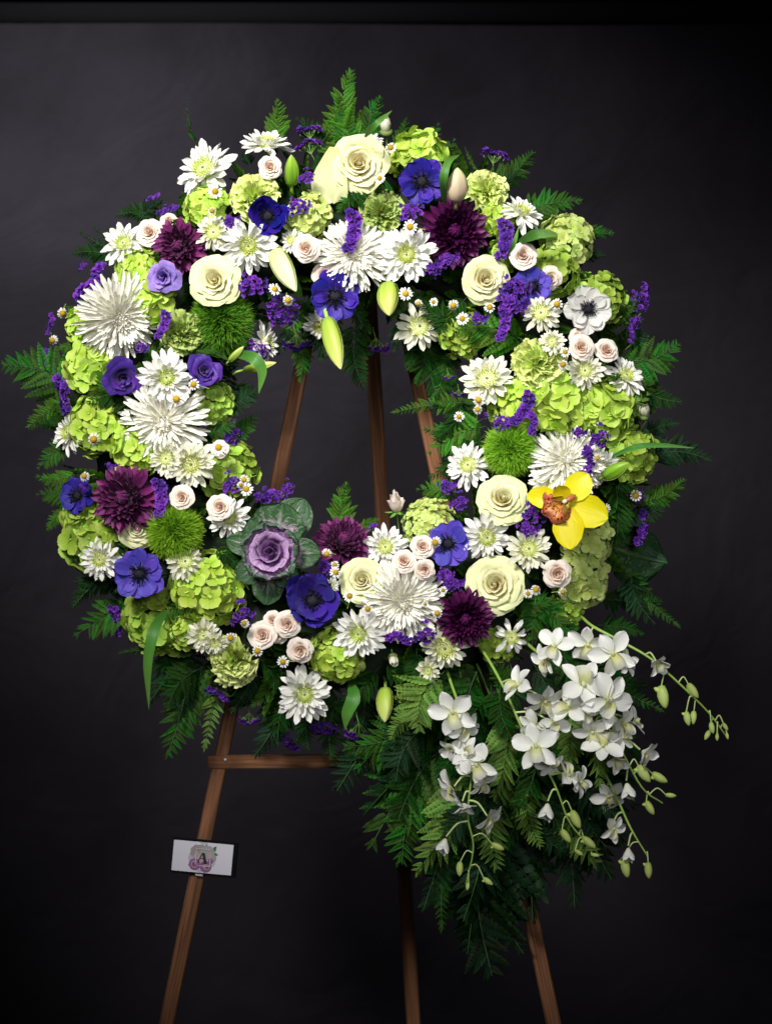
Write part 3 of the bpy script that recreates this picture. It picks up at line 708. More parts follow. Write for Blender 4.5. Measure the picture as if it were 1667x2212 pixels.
# fern fronds ---------------------------------------------------------------
def pinna_geo(n=9, w=.20, lobes=True, seed=0, ang=52):
    rr = random.Random(seed); g = []
    g.append(tube([(0, 0, 0), (0, .5, .02), (0, .97, 0)], .013, .005, 3))
    for i in range(n):
        t = (i + .6) / (n + .4)
        ln = w * (1 - t) ** .75 * (1.15 if i else .95) + .035
        wd = .5 / n * 1.0
        for s in (-1, 1):
            a = R(ang + rr.uniform(-5, 5)) * s
            P = [(0, 0, 0), (-wd * .85, ln * .35, .012), (-wd * .82, ln * .80, .0), (0, ln, -.02), (wd * .82, ln * .80, .0), (wd * .85, ln * .35, .012), (0, ln * .5, .035)]
            P = np.array(P); T = np.array([(.5, 0), (.1, .35), (.15, .75), (.5, 1), (.85, .75), (.9, .35), (.5, .5)])
            F = np.array([(0, 6, 2, 1), (6, 3, 3, 2), (0, 5, 4, 6), (6, 4, 3, 3)])
            F = np.array([(0, 6, 2, 1), (0, 5, 4, 6)]); F2 = np.array([(6, 4, 3, 2)])
            m = T_(0, t * .95, 0) @ Matrix.Rotation(-a, 4, 'Z') @ RY(rr.uniform(-14, 14))
            g.append(xf((P, np.concatenate([F, F2]), T), m))
    g.append(xf(strap(.12, .03, 'long', 0, 0, nu=2, nv=3), T_(0, .9, 0)))
    return merge(g)
PIN = {}
def pinna(mat, k):
    key = (mat, k)
    if key not in PIN: PIN[key] = mk('leaflet', pinna_geo(n=(9, 8)[k % 2], w=(.19, .23)[k % 2], seed=k, ang=(50, 44, 58, 50)[k]), M[mat])
    return PIN[key]
def make_fern(mat, bendx=.0, bendz=-.12, npair=13, wid=.42, seed=0, ang=56, start=.10, fold=10):
    rr = random.Random(seed); p = Proto('fern_frond')
    def c(t): return Vector((bendx * math.sin(PI * t), t, bendz * 4 * t * (t - 1) * -1))
    p.add('rachis', mk('rachis', tube([c(i / 12) for i in range(13)], .007, .003, 4), M['rachis']))
    for i in range(npair):
        t = start + (1 - start) * ((i + .3) / npair) ** .92
        t = min(t, .985)
        env = (1 - t) ** .72 * (1 if t > .22 else .75 + t)
        ln = wid * env + .03
        pt = c(t); d = (c(min(1, t + .02)) - c(t - .02)).normalized()
        yaw = math.atan2(-d.x, d.y)
        for s in (-1, 1):
            if rr.random() < .04: continue
            a = math.degrees(yaw) - s * (ang * (1 - .28 * t) + rr.uniform(-8, 8))
            m = T_(*pt) @ RZ(a) @ RX(rr.uniform(-26, 12)) @ RY(s * fold + rr.uniform(-24, 24)) @ SC(ln * rr.uniform(.84, 1.12))
            p.add('leaflet', pinna(mat, rr.randrange(4)), m)
    p.add('leaflet', pinna(mat, 0), T_(*c(.93)) @ SC(.10))
    return p
def chord(b, t, nrm, roll=0):
    """matrix that lays local +Y from b to t, facing nrm"""
    y = (t - b); L = y.length; y.normalize()
    z = (nrm - y * nrm.dot(y)).normalized(); x = y.cross(z)
    return Matrix.Translation(b) @ Matrix((x, y, z)).transposed().to_4x4() @ RY(roll) @ SC(L)

# ------------------------------------------------------------------ setting
def struct(name, me):
    o = obj(name, me); o['kind'] = 'structure'; return o
def sheet(f, nu, nv): return grid(f, nu, nv)
YB = 1.15
ytop = at(0, 50, YB).z
def bd(U, V):
    x = U * 2.6; z = -.0 + V * ytop
    y = YB + .012 * np.sin(x * 2.1 + z * .8) + .006 * np.sin(x * 5.3 - z * 3.1) + .004 * np.sin(x * 3 + z * 9)
    return x, y, z
struct('backdrop', mk('backdrop', grid(bd, 120, 60), M['cloth']))
M['rail'] = plain('black_rail', (.0015, .0015, .0018), rough=.9, spec=.05)
M['wall'] = plain('navy_wall', (.0015, .0015, .004), rough=.9, spec=.1, var=0)
M['floor'] = plain('dark_floor', (.02, .02, .021), rough=.7, noise=.5, ns=20)
g = xf(box_g(.04, .03, 5.6, .006), Matrix.Translation((0, YB + .022, ytop + .022)) @ RY(90))
rl = obj('backdrop_rail', mk('backdrop_rail', g, M['rail'])); tag(rl, 'black rail across the top of the charcoal backdrop', 'rail')
struct('wall', mk('wall', grid(lambda U, V: (U * 3.5, 2.0 + 0 * U, V * 3.4), 2, 2), M['wall']))
struct('floor', mk('floor', grid(lambda U, V: (U * 3.5, -3.2 + V * 5.2, 0 * U), 2, 2), M['floor']))

# easel ---------------------------------------------------------------------
ez = obj('wooden_easel', None, None, Matrix.Translation((0, .16, 0)))
tag(ez, 'brown stained wooden display easel standing behind the flower wreath', 'easel')
EZI = ez.matrix_basis.inverted()
def beam(name, a, b, wx, wy, parent, inv):
    d = (b - a); L = d.length; mid = (a + b) / 2
    z = d.normalized(); y = Vector((0, 1, 0)); y = (y - z * y.dot(z)).normalized(); x = y.cross(z)
    m = Matrix.Translation(mid) @ Matrix((x, y, z)).transposed().to_4x4()
    return obj(name, mk(name, box_g(wx, wy, L, .0018), M['wood'], False), parent, inv @ m)
def on_floor(p, q):
    t = p.z / (p.z - q.z); return p.lerp(q, t)
lt = at(746, 330, .150); lb = at(360, 2212, .02); lb2 = on_floor(lt, lb)
rt = at(797, 330, .150); rb = at(1195, 2212, .02); rb2 = on_floor(rt, rb)
bt = at(779, 345, .19); bb = at(893, 2212, .62); bb2 = on_floor(bt, bb)
beam('leg', lb2, lt, .0192, .014, ez, EZI)
beam('leg', rb2, rt, .0192, .014, ez, EZI)
beam('back_leg', bb2, bt, .0212, .014, ez, EZI)
beam('head_block', at(735, 345, .172), at(812, 345, .172), .04, .02, ez, EZI)
ca = at(450, 1645.5, .053); cb = at(1090, 1643, .053)
beam('crossbar', ca, cb, .0180, .012, ez, EZI)
M['steel'] = plain('screw_steel', (.6, .6, .6), rough=.3)
sp = at(487, 1641, .0458)
obj('screw', mk('screw', xf(lathe([(0.0001, .0), (.0019, .0), (.0019, .0008), (.001, .0015), (.0001, .0016)], 10), RX(90)), M['steel']), ez, EZI @ Matrix.Translation(sp))

# card ----------------------------------------------------------------------
cy_ = .030
cm = Matrix.Translation(at(438, 1852, cy_)) @ RY(5.2) @ RX(90)
cr = obj('card_holder', None, None, cm); tag(cr, 'black card holder on the left easel leg showing a white logo card', 'card holder')
U_ = S * (DIST + cy_) / DIST
def flatpoly(pts, z, t=.0002):
    n = len(pts); P = np.array([(x * U_, y * U_, z * .001) for x, y in pts])
    return P
def poly_me(name, polys, z, mat):
    me = bpy.data.meshes.new(name); V = []; F = []
    for k_, pl in enumerate(polys):
        b = len(V); n = len(pl)
        if k_: z = z + .035
        V += [(x * U_, y * U_, z * .001) for x, y in pl] + [(x * U_, y * U_, z * .001 - .0002) for x, y in pl]
        F.append(tuple(range(b, b + n))); F.append(tuple(range(b + 2 * n - 1, b + n - 1, -1)))
        F += [(b + i, b + n + i, b + n + (i + 1) % n, b + (i + 1) % n) for i in range(n)]
    me.from_pydata(V, [], F); me.uv_layers.new(name='UVMap'); me.materials.append(mat); return me
M['hold'] = plain('black_plastic', (.002, .002, .0025), rough=.6, spec=.1)
M['card'] = plain('card_paper', (.66, .63, .72), rough=.6, var=0)
M['clip'] = plain('clear_clip', (.50, .50, .52), rough=.3)
obj('back_plate', mk('back_plate', xf(box_g(141 * U_, .0018, 77 * U_, .0006), T_(4.5 * U_, 0, 0) @ RX(90)), M['hold'], False), cr)
cd = obj('card', mk('card', xf(box_g(129 * U_, .0006, 66 * U_, .0001), T_(0, 0, .0016) @ RX(90)), M['card'], False), cr)
obj('clip', poly_me('clip', [[(-8, 30), (8, 30), (8, 33), (-8, 33)]], 2.4, M['clip']), cr)
obj('clip', poly_me('clip', [[(-12, -40), (4, -40), (4, -36), (-12, -36)]], 2.4, M['clip']), cr)
def pc(n, c): M[n] = plain(n, c, rough=.6, var=0)
pc('print_pale', (.30, .25, .26)); pc('print_grey', (.33, .31, .32)); pc('print_pink', (.36, .22, .30)); pc('print_purple', (.26, .08, .27)); pc('print_green', (.03, .16, .04)); pc('print_ink', (.008, .008, .01)); pc('print_line', (.62, .60, .63)); pc('print_deep', (.17, .04, .18)); pc('print_blush', (.42, .33, .34)); pc('print_shade', (.44, .42, .48))
def scal(cx, cy, r, n=7, amp=.12, ph=0, m=42):
    return [(cx + r * (1 + amp * abs(math.sin(n * a / 2 + ph)) - amp / 2) * math.cos(a), cy + r * (1 + amp * abs(math.sin(n * a / 2 + ph)) - amp / 2) * math.sin(a)) for a in [2 * PI * i / m for i in range(m)]]
def pr(name, polys, z, mat): obj(name, poly_me(name, polys, z, M[mat]), cd)
pr('printed_shadow', [scal(-1, -2, 29, 9, .06)], 2.15, 'print_shade')
pr('printed_leaf', [[(-30, -18), (-22, -24), (-18, -17), (-24, -12)], [(4, -25), (9, -30), (12, -24), (8, -20)], [(2, 24), (6, 30), (10, 26), (7, 21)], [(21, 24), (28, 27), (27, 17), (22, 14)], [(26, 14), (33, 9), (28, 6), (24, 8)], [(-4, -22), (0, -26), (2, -20)]], 2.4, 'print_green')
pr('printed_flower', [scal(-12, 12, 15, 8, .12), scal(-2, 20, 8, 6)], 2.65, 'print_pale')
pr('printed_flower', [scal(9, 12, 15, 9, .1), scal(20, 2, 9, 7)], 2.9, 'print_grey')
pr('printed_flower', [scal(-12, 2, 8, 7), scal(0, -2, 9, 6), scal(16, 6, 6, 6)], 3.15, 'print_blush')
pr('printed_flower', [scal(-16, -15, 12, 10, .1), scal(8, -18, 12, 9, .1), scal(18, -5, 5, 5)], 3.4, 'print_purple')
pr('printed_petal', [scal(-16, -15, 8, 8, .2), scal(10, -19, 7, 7, .2)], 3.65, 'print_pink')
pr('printed_petal', [scal(-16, -15, 4.5, 6, .3), scal(12, -19, 3.5, 6, .3)], 3.9, 'print_deep')
fr = [(-15, 18, 17, 19.2), (-15, -16, -13.6, 19), (-6, -18, 18, -16.6), (16.6, -18, 18, 0)]
pr('printed_frame', [[(a, b), (c, b), (c, d), (a, d)] for a, b, c, d in fr], 4.15, 'print_line')
pr('printed_letter', [[(-1.5, 11), (4, 11), (10.5, -11), (4, -11)], [(-1.5, 11), (-.2, 9), (-8.5, -9), (-9.5, -9)], [(-6, -1.6), (1.2, -1.6), (1.2, -.6), (-5.6, -.6)], [(-10.5, -9), (-7.5, -9), (-7.8, -11), (-9.4, -11.4), (-10.8, -10.4)], [(2.2, -11), (12.5, -11), (12.5, -11.9), (2.2, -11.9)]], 4.4, 'print_ink')

# wreath base ---------------------------------------------------------------
wb = obj('wreath_base', None, None, Matrix.Translation(at(CX, CY, 0)))
tag(wb, 'dark green foam ring holding all the flowers of the wreath', 'wreath ring')
M['foam'] = plain('floral_foam', (.010, .022, .009), rough=.95, var=0, noise=.7, ns=30, bump=1)
def tor(U, V):
    a = (U + 1) * PI; b = V * 2 * PI
    r = (RM + 12 + 118 * np.cos(b)) * S
    r = r * (1 + .012 * np.sin(a * 9) + .01 * np.sin(a * 17 + b * 3))
    return r * np.cos(a), .075 * np.sin(b), r * np.sin(a)
obj('foam_ring', mk('foam_ring', grid(tor, 90, 24), M['foam']), wb)
# short greens pushed all over the ring: nobody could count them
q = random.Random(5); gs = []
lf = pinna_geo(6, .3, seed=3)
for i in range(520):
    a = q.uniform(0, 2 * PI); b = R(q.uniform(180, 360)) if q.random() < .85 else R(q.uniform(150, 390))
    r = (RM + 12 + 116 * math.cos(b)) * S
    pos = Vector((r * math.cos(a), .073 * math.sin(b), r * math.sin(a)))
    n = Vector((math.cos(b) * math.cos(a), math.sin(b), math.cos(b) * math.sin(a)))
    n = (n + Vector((q.uniform(-.9, .9), q.uniform(-.9, .3), q.uniform(-.9, .9)))).normalized()
    x = n.orthogonal().normalized(); x = Matrix.Rotation(q.uniform(0, 6.28), 3, n) @ x
    m = Matrix.Translation(pos) @ Matrix((x, n, x.cross(n))).transposed().to_4x4() @ SC(q.uniform(.035, .065))
    gs.append(xf(lf, m))
gr = obj('short_greenery', mk('short_greenery', merge(gs), M['fern']), wb); gr['kind'] = 'stuff'

# ------------------------------------------------------------------ flower stock
K = {}
def kind(k, protos, lift, cat, group, dlabel=''):
    K[k] = dict(p=protos, lift=lift, cat=cat, group=group)
kind('daisy', [make_daisy(1), make_daisy(2, droop=14), make_daisy(3, full=.85, disc=.3), make_daisy(4, disc=.24, close=10), make_daisy(5, full=1.1, droop=-6), make_daisy(6, full=.9, disc=.26, droop=6, close=4)], 40, 'daisy', 'white daisy chrysanthemums in the wreath')
kind('cdaisy', [make_daisy(11, 'white_c', disc=.34, close=8), make_daisy(12, 'white_c', .7, .36, droop=25)], 38, 'daisy', 'white daisy chrysanthemums in the wreath')
kind('sparse', [make_daisy(21, 'white', .5, .32, droop=30)], 40, 'daisy', 'white daisy chrysanthemums in the wreath')
kind('mbud', [make_bud_daisy(5)], 40, 'flower bud', 'closed white chrysanthemum buds')
kind('plum', [make_mum(31, 'plum'), make_mum(32, 'plum', 120)], 46, 'chrysanthemum', 'plum chrysanthemums in the wreath')
kind('plumd', [make_mum(33, 'plum_dark', 190)], 46, 'chrysanthemum', 'plum chrysanthemums in the wreath')
kind('spider', [make_spider(41), make_spider(42, 230)], 40, 'chrysanthemum', 'white spider chrysanthemums in the wreath')
kind('rose', [make_rose(51, M['cream'], M['cream_out'], 22), make_rose(52, M['cream'], M['cream_out'], 24), make_rose(53, M['cream'], M['cream_out'], 20, op=1.06)], 58, 'rose', 'cream roses in the wreath')
kind('spray', [make_rose(61, M['blush'], M['blush_out'], 20, name='spray_rose', guard=5), make_rose(62, M['blush'], M['blush_out'], 18, name='spray_rose', guard=4, op=.97)], 58, 'rose', 'blush spray roses in the wreath')
kind('mauve', [make_rose(63, M['mauve'], M['blush'], 20, name='spray_rose')], 40, 'rose', 'blush spray roses in the wreath')
kind('rbud', [make_rose(64, M['blush_out'], M['blush_out'], 12, op=.72, name='spray_rose', hgt=1.5, guard=0)], 50, 'rose', 'blush spray roses in the wreath')
kind('anem', [make_anemone(71, 'anem', 14)], 56, 'anemone', 'anemones in the wreath')
kind('anemn', [make_anemone(72, 'anem_n', 26)], 50, 'anemone', 'anemones in the wreath')
kind('anemcup', [make_anemone(73, 'anem', 30, 10, .16)], 66, 'anemone', 'anemones in the wreath')
kind('anemv', [make_anemone(74, 'anem_v', 10, 10)], 58, 'anemone', 'anemones in the wreath')
kind('anemw', [make_anemone(75, 'anem_w', 12, 9, .17)], 56, 'anemone', 'anemones in the wreath')
kind('lis', [make_lisianthus(81, M['lis'])], 56, 'lisianthus', 'ruffled purple lisianthus flowers')
kind('lisl', [make_lisianthus(82, M['lis_l'], 15)], 56, 'lisianthus', 'ruffled purple lisianthus flowers')
kind('hyd', [make_hydrangea(91), make_hydrangea(92, n=38, fl=.48)], 20, 'hydrangea', 'lime hydrangea heads in the wreath')
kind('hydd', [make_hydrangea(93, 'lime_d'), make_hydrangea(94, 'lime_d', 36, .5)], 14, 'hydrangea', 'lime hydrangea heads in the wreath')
kind('hydp', [make_hydrangea(95, 'lime_p', 52, .36)], 20, 'hydrangea', 'lime hydrangea heads in the wreath')
kind('vib', [make_hydrangea(96, 'lime_p', 150, .2)], 20, 'hydrangea', 'lime hydrangea heads in the wreath')
kind('carn', [make_carnation(101, M['carn']), make_carnation(102, M['carn'])], 36, 'carnation', 'green carnations in the wreath')
kind('carnd', [make_carnation(103, M['carn_d'])], 24, 'carnation', 'green carnations in the wreath')
kind('ball', [make_greenball(111), make_greenball(112, 'moss_d')], 34, 'dianthus', 'bristly green dianthus balls')
kind('sround', [make_statice('round', 121, 34), make_statice('round', 122, 28), make_statice('round', 127, 30)], 60, 'statice', 'purple statice sprigs in the wreath')
kind('slong', [make_statice('long', 123, 30), make_statice('long', 124, 24)], 60, 'statice', 'purple statice sprigs in the wreath')
kind('sside', [make_statice('side', 125, 32), make_statice('side', 126, 26)], 50, 'statice', 'purple statice sprigs in the wreath')
kind('cham', [make_chamomile(131), make_chamomile(132, 12, 30), make_chamomile(133, 11, 10, .8)], 82, 'chamomile', 'small chamomile flowers in the wreath')

LM = []; PENDING = []
BUMP = {'daisy': 1.10, 'cdaisy': 1.10, 'hyd': 1.05, 'hydd': 1.05, 'hydp': 1.05, 'carn': 1.07, 'carnd': 1.07, 'spray': 1.04, 'rose': .98}
def put(k, px, py, size, label, lm=None, lift=None, face=None, spin=None, v=None, y=None, sc=None):
    q = K[k]; size = size * BUMP.get(k, 1)
    ys, (fx, fy) = surf(px, py)
    if y is not None: ys = y
    L = q['lift'] if lift is None else lift
    yy = ys - L * S
    if face:
        fx, fy = face
        if k in ('daisy', 'cdaisy', 'spray'): fx += rnd.uniform(-.2, .2); fy += rnd.uniform(-.2, .2)
    else: fx += rnd.uniform(-.12, .12); fy += rnd.uniform(-.12, .12)
    R0 = size / 2 * S * (DIST + yy) / DIST
    if spin is None: spin = rnd.uniform(0, 360) if k[0] != 's' or k in ('spray', 'spider', 'sparse') else rnd.uniform(-20, 20)
    rot = facing(fx, fy, spin)
    p = q['p'][(v if v is not None else rnd.randrange(len(q['p']))) % len(q['p'])]
    s = Vector(sc) if sc else Vector((1, 1, 1))
    pos = at(px, py, yy) - (rot.to_3x3() @ Vector((0, 0, 1))) * p.h * R0 * s.z
    mw = Matrix.Translation(pos) @ rot @ SC(R0 * s.x, R0 * s.y, R0 * s.z)
    if label is None or label.startswith('+'):
        PENDING.append((k, p, mw, px, py, (label or '+')[1:]))
    else:
        p.put(mw, label, q['cat'], q['group'])
    if lm: LM.append((px, py, lm))
    if label and not label.startswith('+'): HAND.append(label)
HAND = []

# spider chrysanthemums
put('spider', 262, 690, 192, 'big white spider chrysanthemum facing down at the upper left of the ring', 'the upper left white spider chrysanthemum', face=(.30, -.34), v=0)
put('spider', 352, 912, 196, 'white spider chrysanthemum with long quills above the two plum-side white daisies on the left', 'the left white spider chrysanthemum', face=(-.05, -.1), v=1)
put('spider', 764, 548, 164, 'white spider chrysanthemum with a purple statice twig lying over it, top middle', 'the top middle spider chrysanthemum', face=(0, .05), v=0)
put('spider', 868, 1302, 184, 'white spider chrysanthemum below the three clustered spray roses at the ring bottom', 'the bottom white spider chrysanthemum', face=(.02, -.1), v=0)
put('spider', 1225, 990, 168, 'white spider chrysanthemum right of the fuzzy green ball, above the yellow orchid', 'the right white spider chrysanthemum', face=(.1, .3), v=1, lift=34)
put('spider', 1280, 1000, 105, 'half hidden white spider chrysanthemum directly behind the right spider bloom', lift=22, face=(.6, .1), v=0)
# plum chrysanthemums
put('plum', 384, 530, 140, 'plum chrysanthemum at the upper left beside the lavender lisianthus', 'the upper left plum chrysanthemum', face=(-.15, -.05), v=1)
put('plumd', 982, 498, 174, 'largest dark plum chrysanthemum, just under the blush lily bud at the top', 'the dark plum chrysanthemum at the top', face=(.05, -.05))
put('plum', 264, 1074, 176, 'wide plum chrysanthemum beside the blue anemone at the left edge', 'the left edge plum chrysanthemum', face=(-.22, .12), v=0, lift=60)
put('plum', 744, 1163, 152, 'plum chrysanthemum facing upward right of the ornamental kale', 'the plum chrysanthemum by the kale', face=(.12, .5), v=0, lift=74)
put('plumd', 1006, 1338, 146, 'dark plum chrysanthemum under a purple statice sprig at the lower right', 'the lower right dark plum chrysanthemum', face=(.0, -.05), lift=74)
# cream roses
put('rose', 776, 352, 134, 'largest cream rose, at the very top of the wreath, one outer petal hanging left', 'the topmost cream rose', face=(.05, .0), v=2, spin=40)
put('rose', 464, 604, 122, 'cream rose at the upper left, under the plum chrysanthemum', 'the upper left cream rose', face=(.0, .05), v=0, spin=10)
put('rose', 1050, 605, 112, 'pale cream rose left of the statice covered blue anemone', 'the upper right cream rose', face=(.08, -.08), v=1, spin=120)
put('rose', 1087, 1076, 122, 'cream rose just left of the yellow orchid', 'the cream rose left of the yellow orchid', face=(-.02, .28), v=0, spin=200)
put('rose', 1068, 1262, 132, 'wide cream rose with curled outer petals above the dark plum chrysanthemum', 'the lower right cream rose', face=(-.1, .12), v=2, spin=300)
put('rose', 782, 1252, 108, 'yellowish cream rose right of the deep blue cupped anemone', 'the cream rose by the blue cup anemone', face=(-.05, .15), v=1, spin=20)
put('rose', 298, 1140, 100, 'cream rose half hidden under the left plum chrysanthemum and the green ball', 'the half hidden cream rose', face=(.1, -.1), v=1, lift=30)
# anemones
put('anemn', 578, 466, 116, 'dark navy cupped anemone at the upper left among statice', 'the navy anemone', face=(.05, -.1))
put('anem', 911, 392, 122, 'blue anemone right of the topmost cream rose', 'the top blue anemone', face=(.0, -.15), spin=0)
put('anem', 724, 640, 132, 'blue anemone hanging at the inner top edge of the ring', 'the inner top blue anemone', face=(.05, -.2), spin=60, lift=72)
put('anemw', 1271, 667, 116, 'white anemone with a black centre at the upper right', 'the white anemone', face=(.1, -.05))
put('anem', 166, 1070, 98, 'blue anemone at the left edge partly behind the plum chrysanthemum', 'the left edge blue anemone', face=(-.35, .1), lift=44)
put('anemv', 301, 1240, 126, 'open violet anemone at the lower left below the green ball', 'the lower left violet anemone', face=(-.05, -.05), lift=66)
put('anemcup', 675, 1297, 172, 'deep blue cup shaped anemone under the ornamental kale', 'the blue cup anemone', face=(.05, .08))
put('anemv', 967, 1174, 112, 'violet anemone between the clustered spray roses and a white daisy', 'the lower right violet anemone', face=(-.3, .05), lift=62)
put('anemv', 1150, 620, 100, 'violet anemone at the upper right with statice covering its left half', 'the statice covered anemone', face=(.2, .05), lift=40)
# lisianthus
put('lisl', 353, 598, 84, 'lavender lisianthus below the upper left plum chrysanthemum', 'the lavender lisianthus', face=(-.1, -.1))
put('lis', 441, 803, 92, 'ruffled purple lisianthus at the inner left under the mossy green ball', 'the inner left purple lisianthus', face=(.35, .15))
put('lis', 264, 816, 104, 'large petalled purple lisianthus at the left above the white spider bloom', 'the left purple lisianthus', face=(.3, -.3))
# green balls
put('ball', 484, 694, 126, 'darkest mossy green dianthus ball under the upper left cream rose', 'the mossy ball under the upper left rose', lift=10, face=(.3, -.2), v=1)
put('ball', 1101, 970, 108, 'bright green dianthus ball left of the right white spider chrysanthemum', 'the bright green ball on the right', face=(-.15, .05), v=0)
put('ball', 378, 1150, 112, 'bright green dianthus ball above the lower left violet anemone', 'the bright green ball on the left', face=(.1, 0), lift=44, v=0)
# hydrangeas
H = [
 ('hyd', 437, 440, 98, 'lime hydrangea head under the large daisy at the upper left', 'the upper left lime hydrangea'),
 ('hyd', 905, 325, 112, 'lime hydrangea head behind the topmost blue anemone', 'the top lime hydrangea'),
 ('hyd', 290, 580, 104, 'lime hydrangea head left of the lavender lisianthus', 'the hydrangea by the lavender lisianthus'),
 ('hyd', 318, 645, 100, 'lime hydrangea head directly below the lavender lisianthus', None),
 ('hyd', 186, 783, 112, 'lime hydrangea head at the left edge beneath the big spider chrysanthemum', 'the left edge lime hydrangea'),
 ('hyd', 165, 700, 70, 'small pale lime hydrangea behind the upper left spider chrysanthemum', None),
 ('hyd', 192, 925, 124, 'lime hydrangea head with a chamomile flower resting on its middle', 'the hydrangea with chamomile on it'),
 ('hyd', 290, 968, 106, 'lime hydrangea head between plum and spider chrysanthemums on the left', 'the left hydrangea above the plum bloom'),
 ('hydp', 1236, 510, 112, 'pale lime hydrangea head at the outer upper right edge', 'the outer upper right hydrangea'),
 ('hydd', 1205, 578, 96, 'shaded green hydrangea head right of a blush spray rose, upper right', None),
 ('hydd', 1305, 635, 104, 'green hydrangea head behind the white anemone', 'the hydrangea behind the white anemone'),
 ('hyd', 1120, 880, 124, 'lime hydrangea head with purple statice over its left side, right half', 'the right hydrangea under statice'),
 ('hyd', 1210, 872, 138, 'middle one of three large lime hydrangea heads in the right band', 'the middle right hydrangea'),
 ('hyd', 1312, 885, 128, 'rightmost lime hydrangea head of the large right band', 'the outer right lime hydrangea'),
 ('hydd', 1378, 985, 116, 'green hydrangea head at the right edge behind the green lily bud', 'the right edge green hydrangea'),
 ('hydp', 1272, 1170, 112, 'pale hydrangea head directly under the yellow orchid', 'the hydrangea under the yellow orchid'),
 ('hydp', 1266, 1262, 122, 'pale hydrangea head right of the single blush rose, lower right', 'the lower right pale hydrangea'),
 ('hydd', 1228, 1322, 78, 'small green hydrangea tip above the hanging white orchids', None),
 ('hyd', 452, 1280, 146, 'large lime hydrangea head left of the ornamental kale leaves', 'the large lime hydrangea left of the kale'),
 ('hydd', 325, 1350, 120, 'green hydrangea head behind the long arching leaf at the lower left', 'the lower left green hydrangea'),
 ('hyd', 398, 1372, 70, 'small lime hydrangea head beside the arching leaf', None),
 ('hyd', 715, 1425, 112, 'lime hydrangea head right of the lowest blush spray rose', 'the bottom lime hydrangea'),
 ('hydd', 505, 1010, 116, 'green hydrangea head at the inner left edge of the hole', 'the inner left green hydrangea'),
 ('hydd', 465, 868, 92, 'shaded green hydrangea head under the inner left lisianthus', None),
 ('hydp', 667, 462, 96, 'whitish green hydrangea head left of centre under the topmost rose', 'the whitish top hydrangea'),
 ('hydd', 995, 722, 96, 'green hydrangea head at the inner upper right beside a white daisy', 'the inner upper right hydrangea'),
 ('hydd', 190, 1172, 132, 'green hydrangea head at the lower left edge under the blue anemone', 'the lower left edge hydrangea'),
 ('hydd', 172, 1120, 100, 'green hydrangea head just beneath the left edge blue anemone', None),
 ('vib', 918, 1122, 122, 'bright lime fine petalled head at the inner bottom beside the blush rose bud', 'the fine lime head by the rose bud'),
 ('hyd', 1072, 470, 82, 'small lime hydrangea head right of the dark plum chrysanthemum at the top', None),
 ('hydd', 1085, 555, 60, 'little shaded hydrangea piece behind the upper right cream rose', None),
 ('hydd', 890, 1500, 62, 'dim green hydrangea piece among the ferns left of the first white orchid', None),
 ('hydd', 1075, 1400, 70, 'leafy green hydrangea piece under the sparse white daisy, lower right', None),
]
for k, x, y_, s, lb, lm in H: put(k, x, y_, s * 1.06, lb, lm)
for k, x, y_, s, lb, lm in [
 ('carn', 546, 416, 108, 'yellow green carnation left of the whitish hydrangea at the top', 'the top left green carnation'),
 ('carnd', 825, 452, 96, 'deep green carnation below the topmost cream rose', 'the deep green carnation'),
 ('carn', 1052, 402, 96, 'yellow green carnation right of the blush lily bud at the top', 'the top right green carnation'),
 ('carn', 1165, 782, 116, 'lime carnation above the right hydrangea band', 'the right lime carnation'),
 ('carnd', 388, 715, 98, 'deep green carnation left of the mossy dianthus ball', 'the inner left green carnation'),
 ('carn', 497, 1440, 116, 'yellow green carnation at the bottom left of the blush spray roses', 'the bottom green carnation')]:
    put(k, x, y_, s, lb, lm)
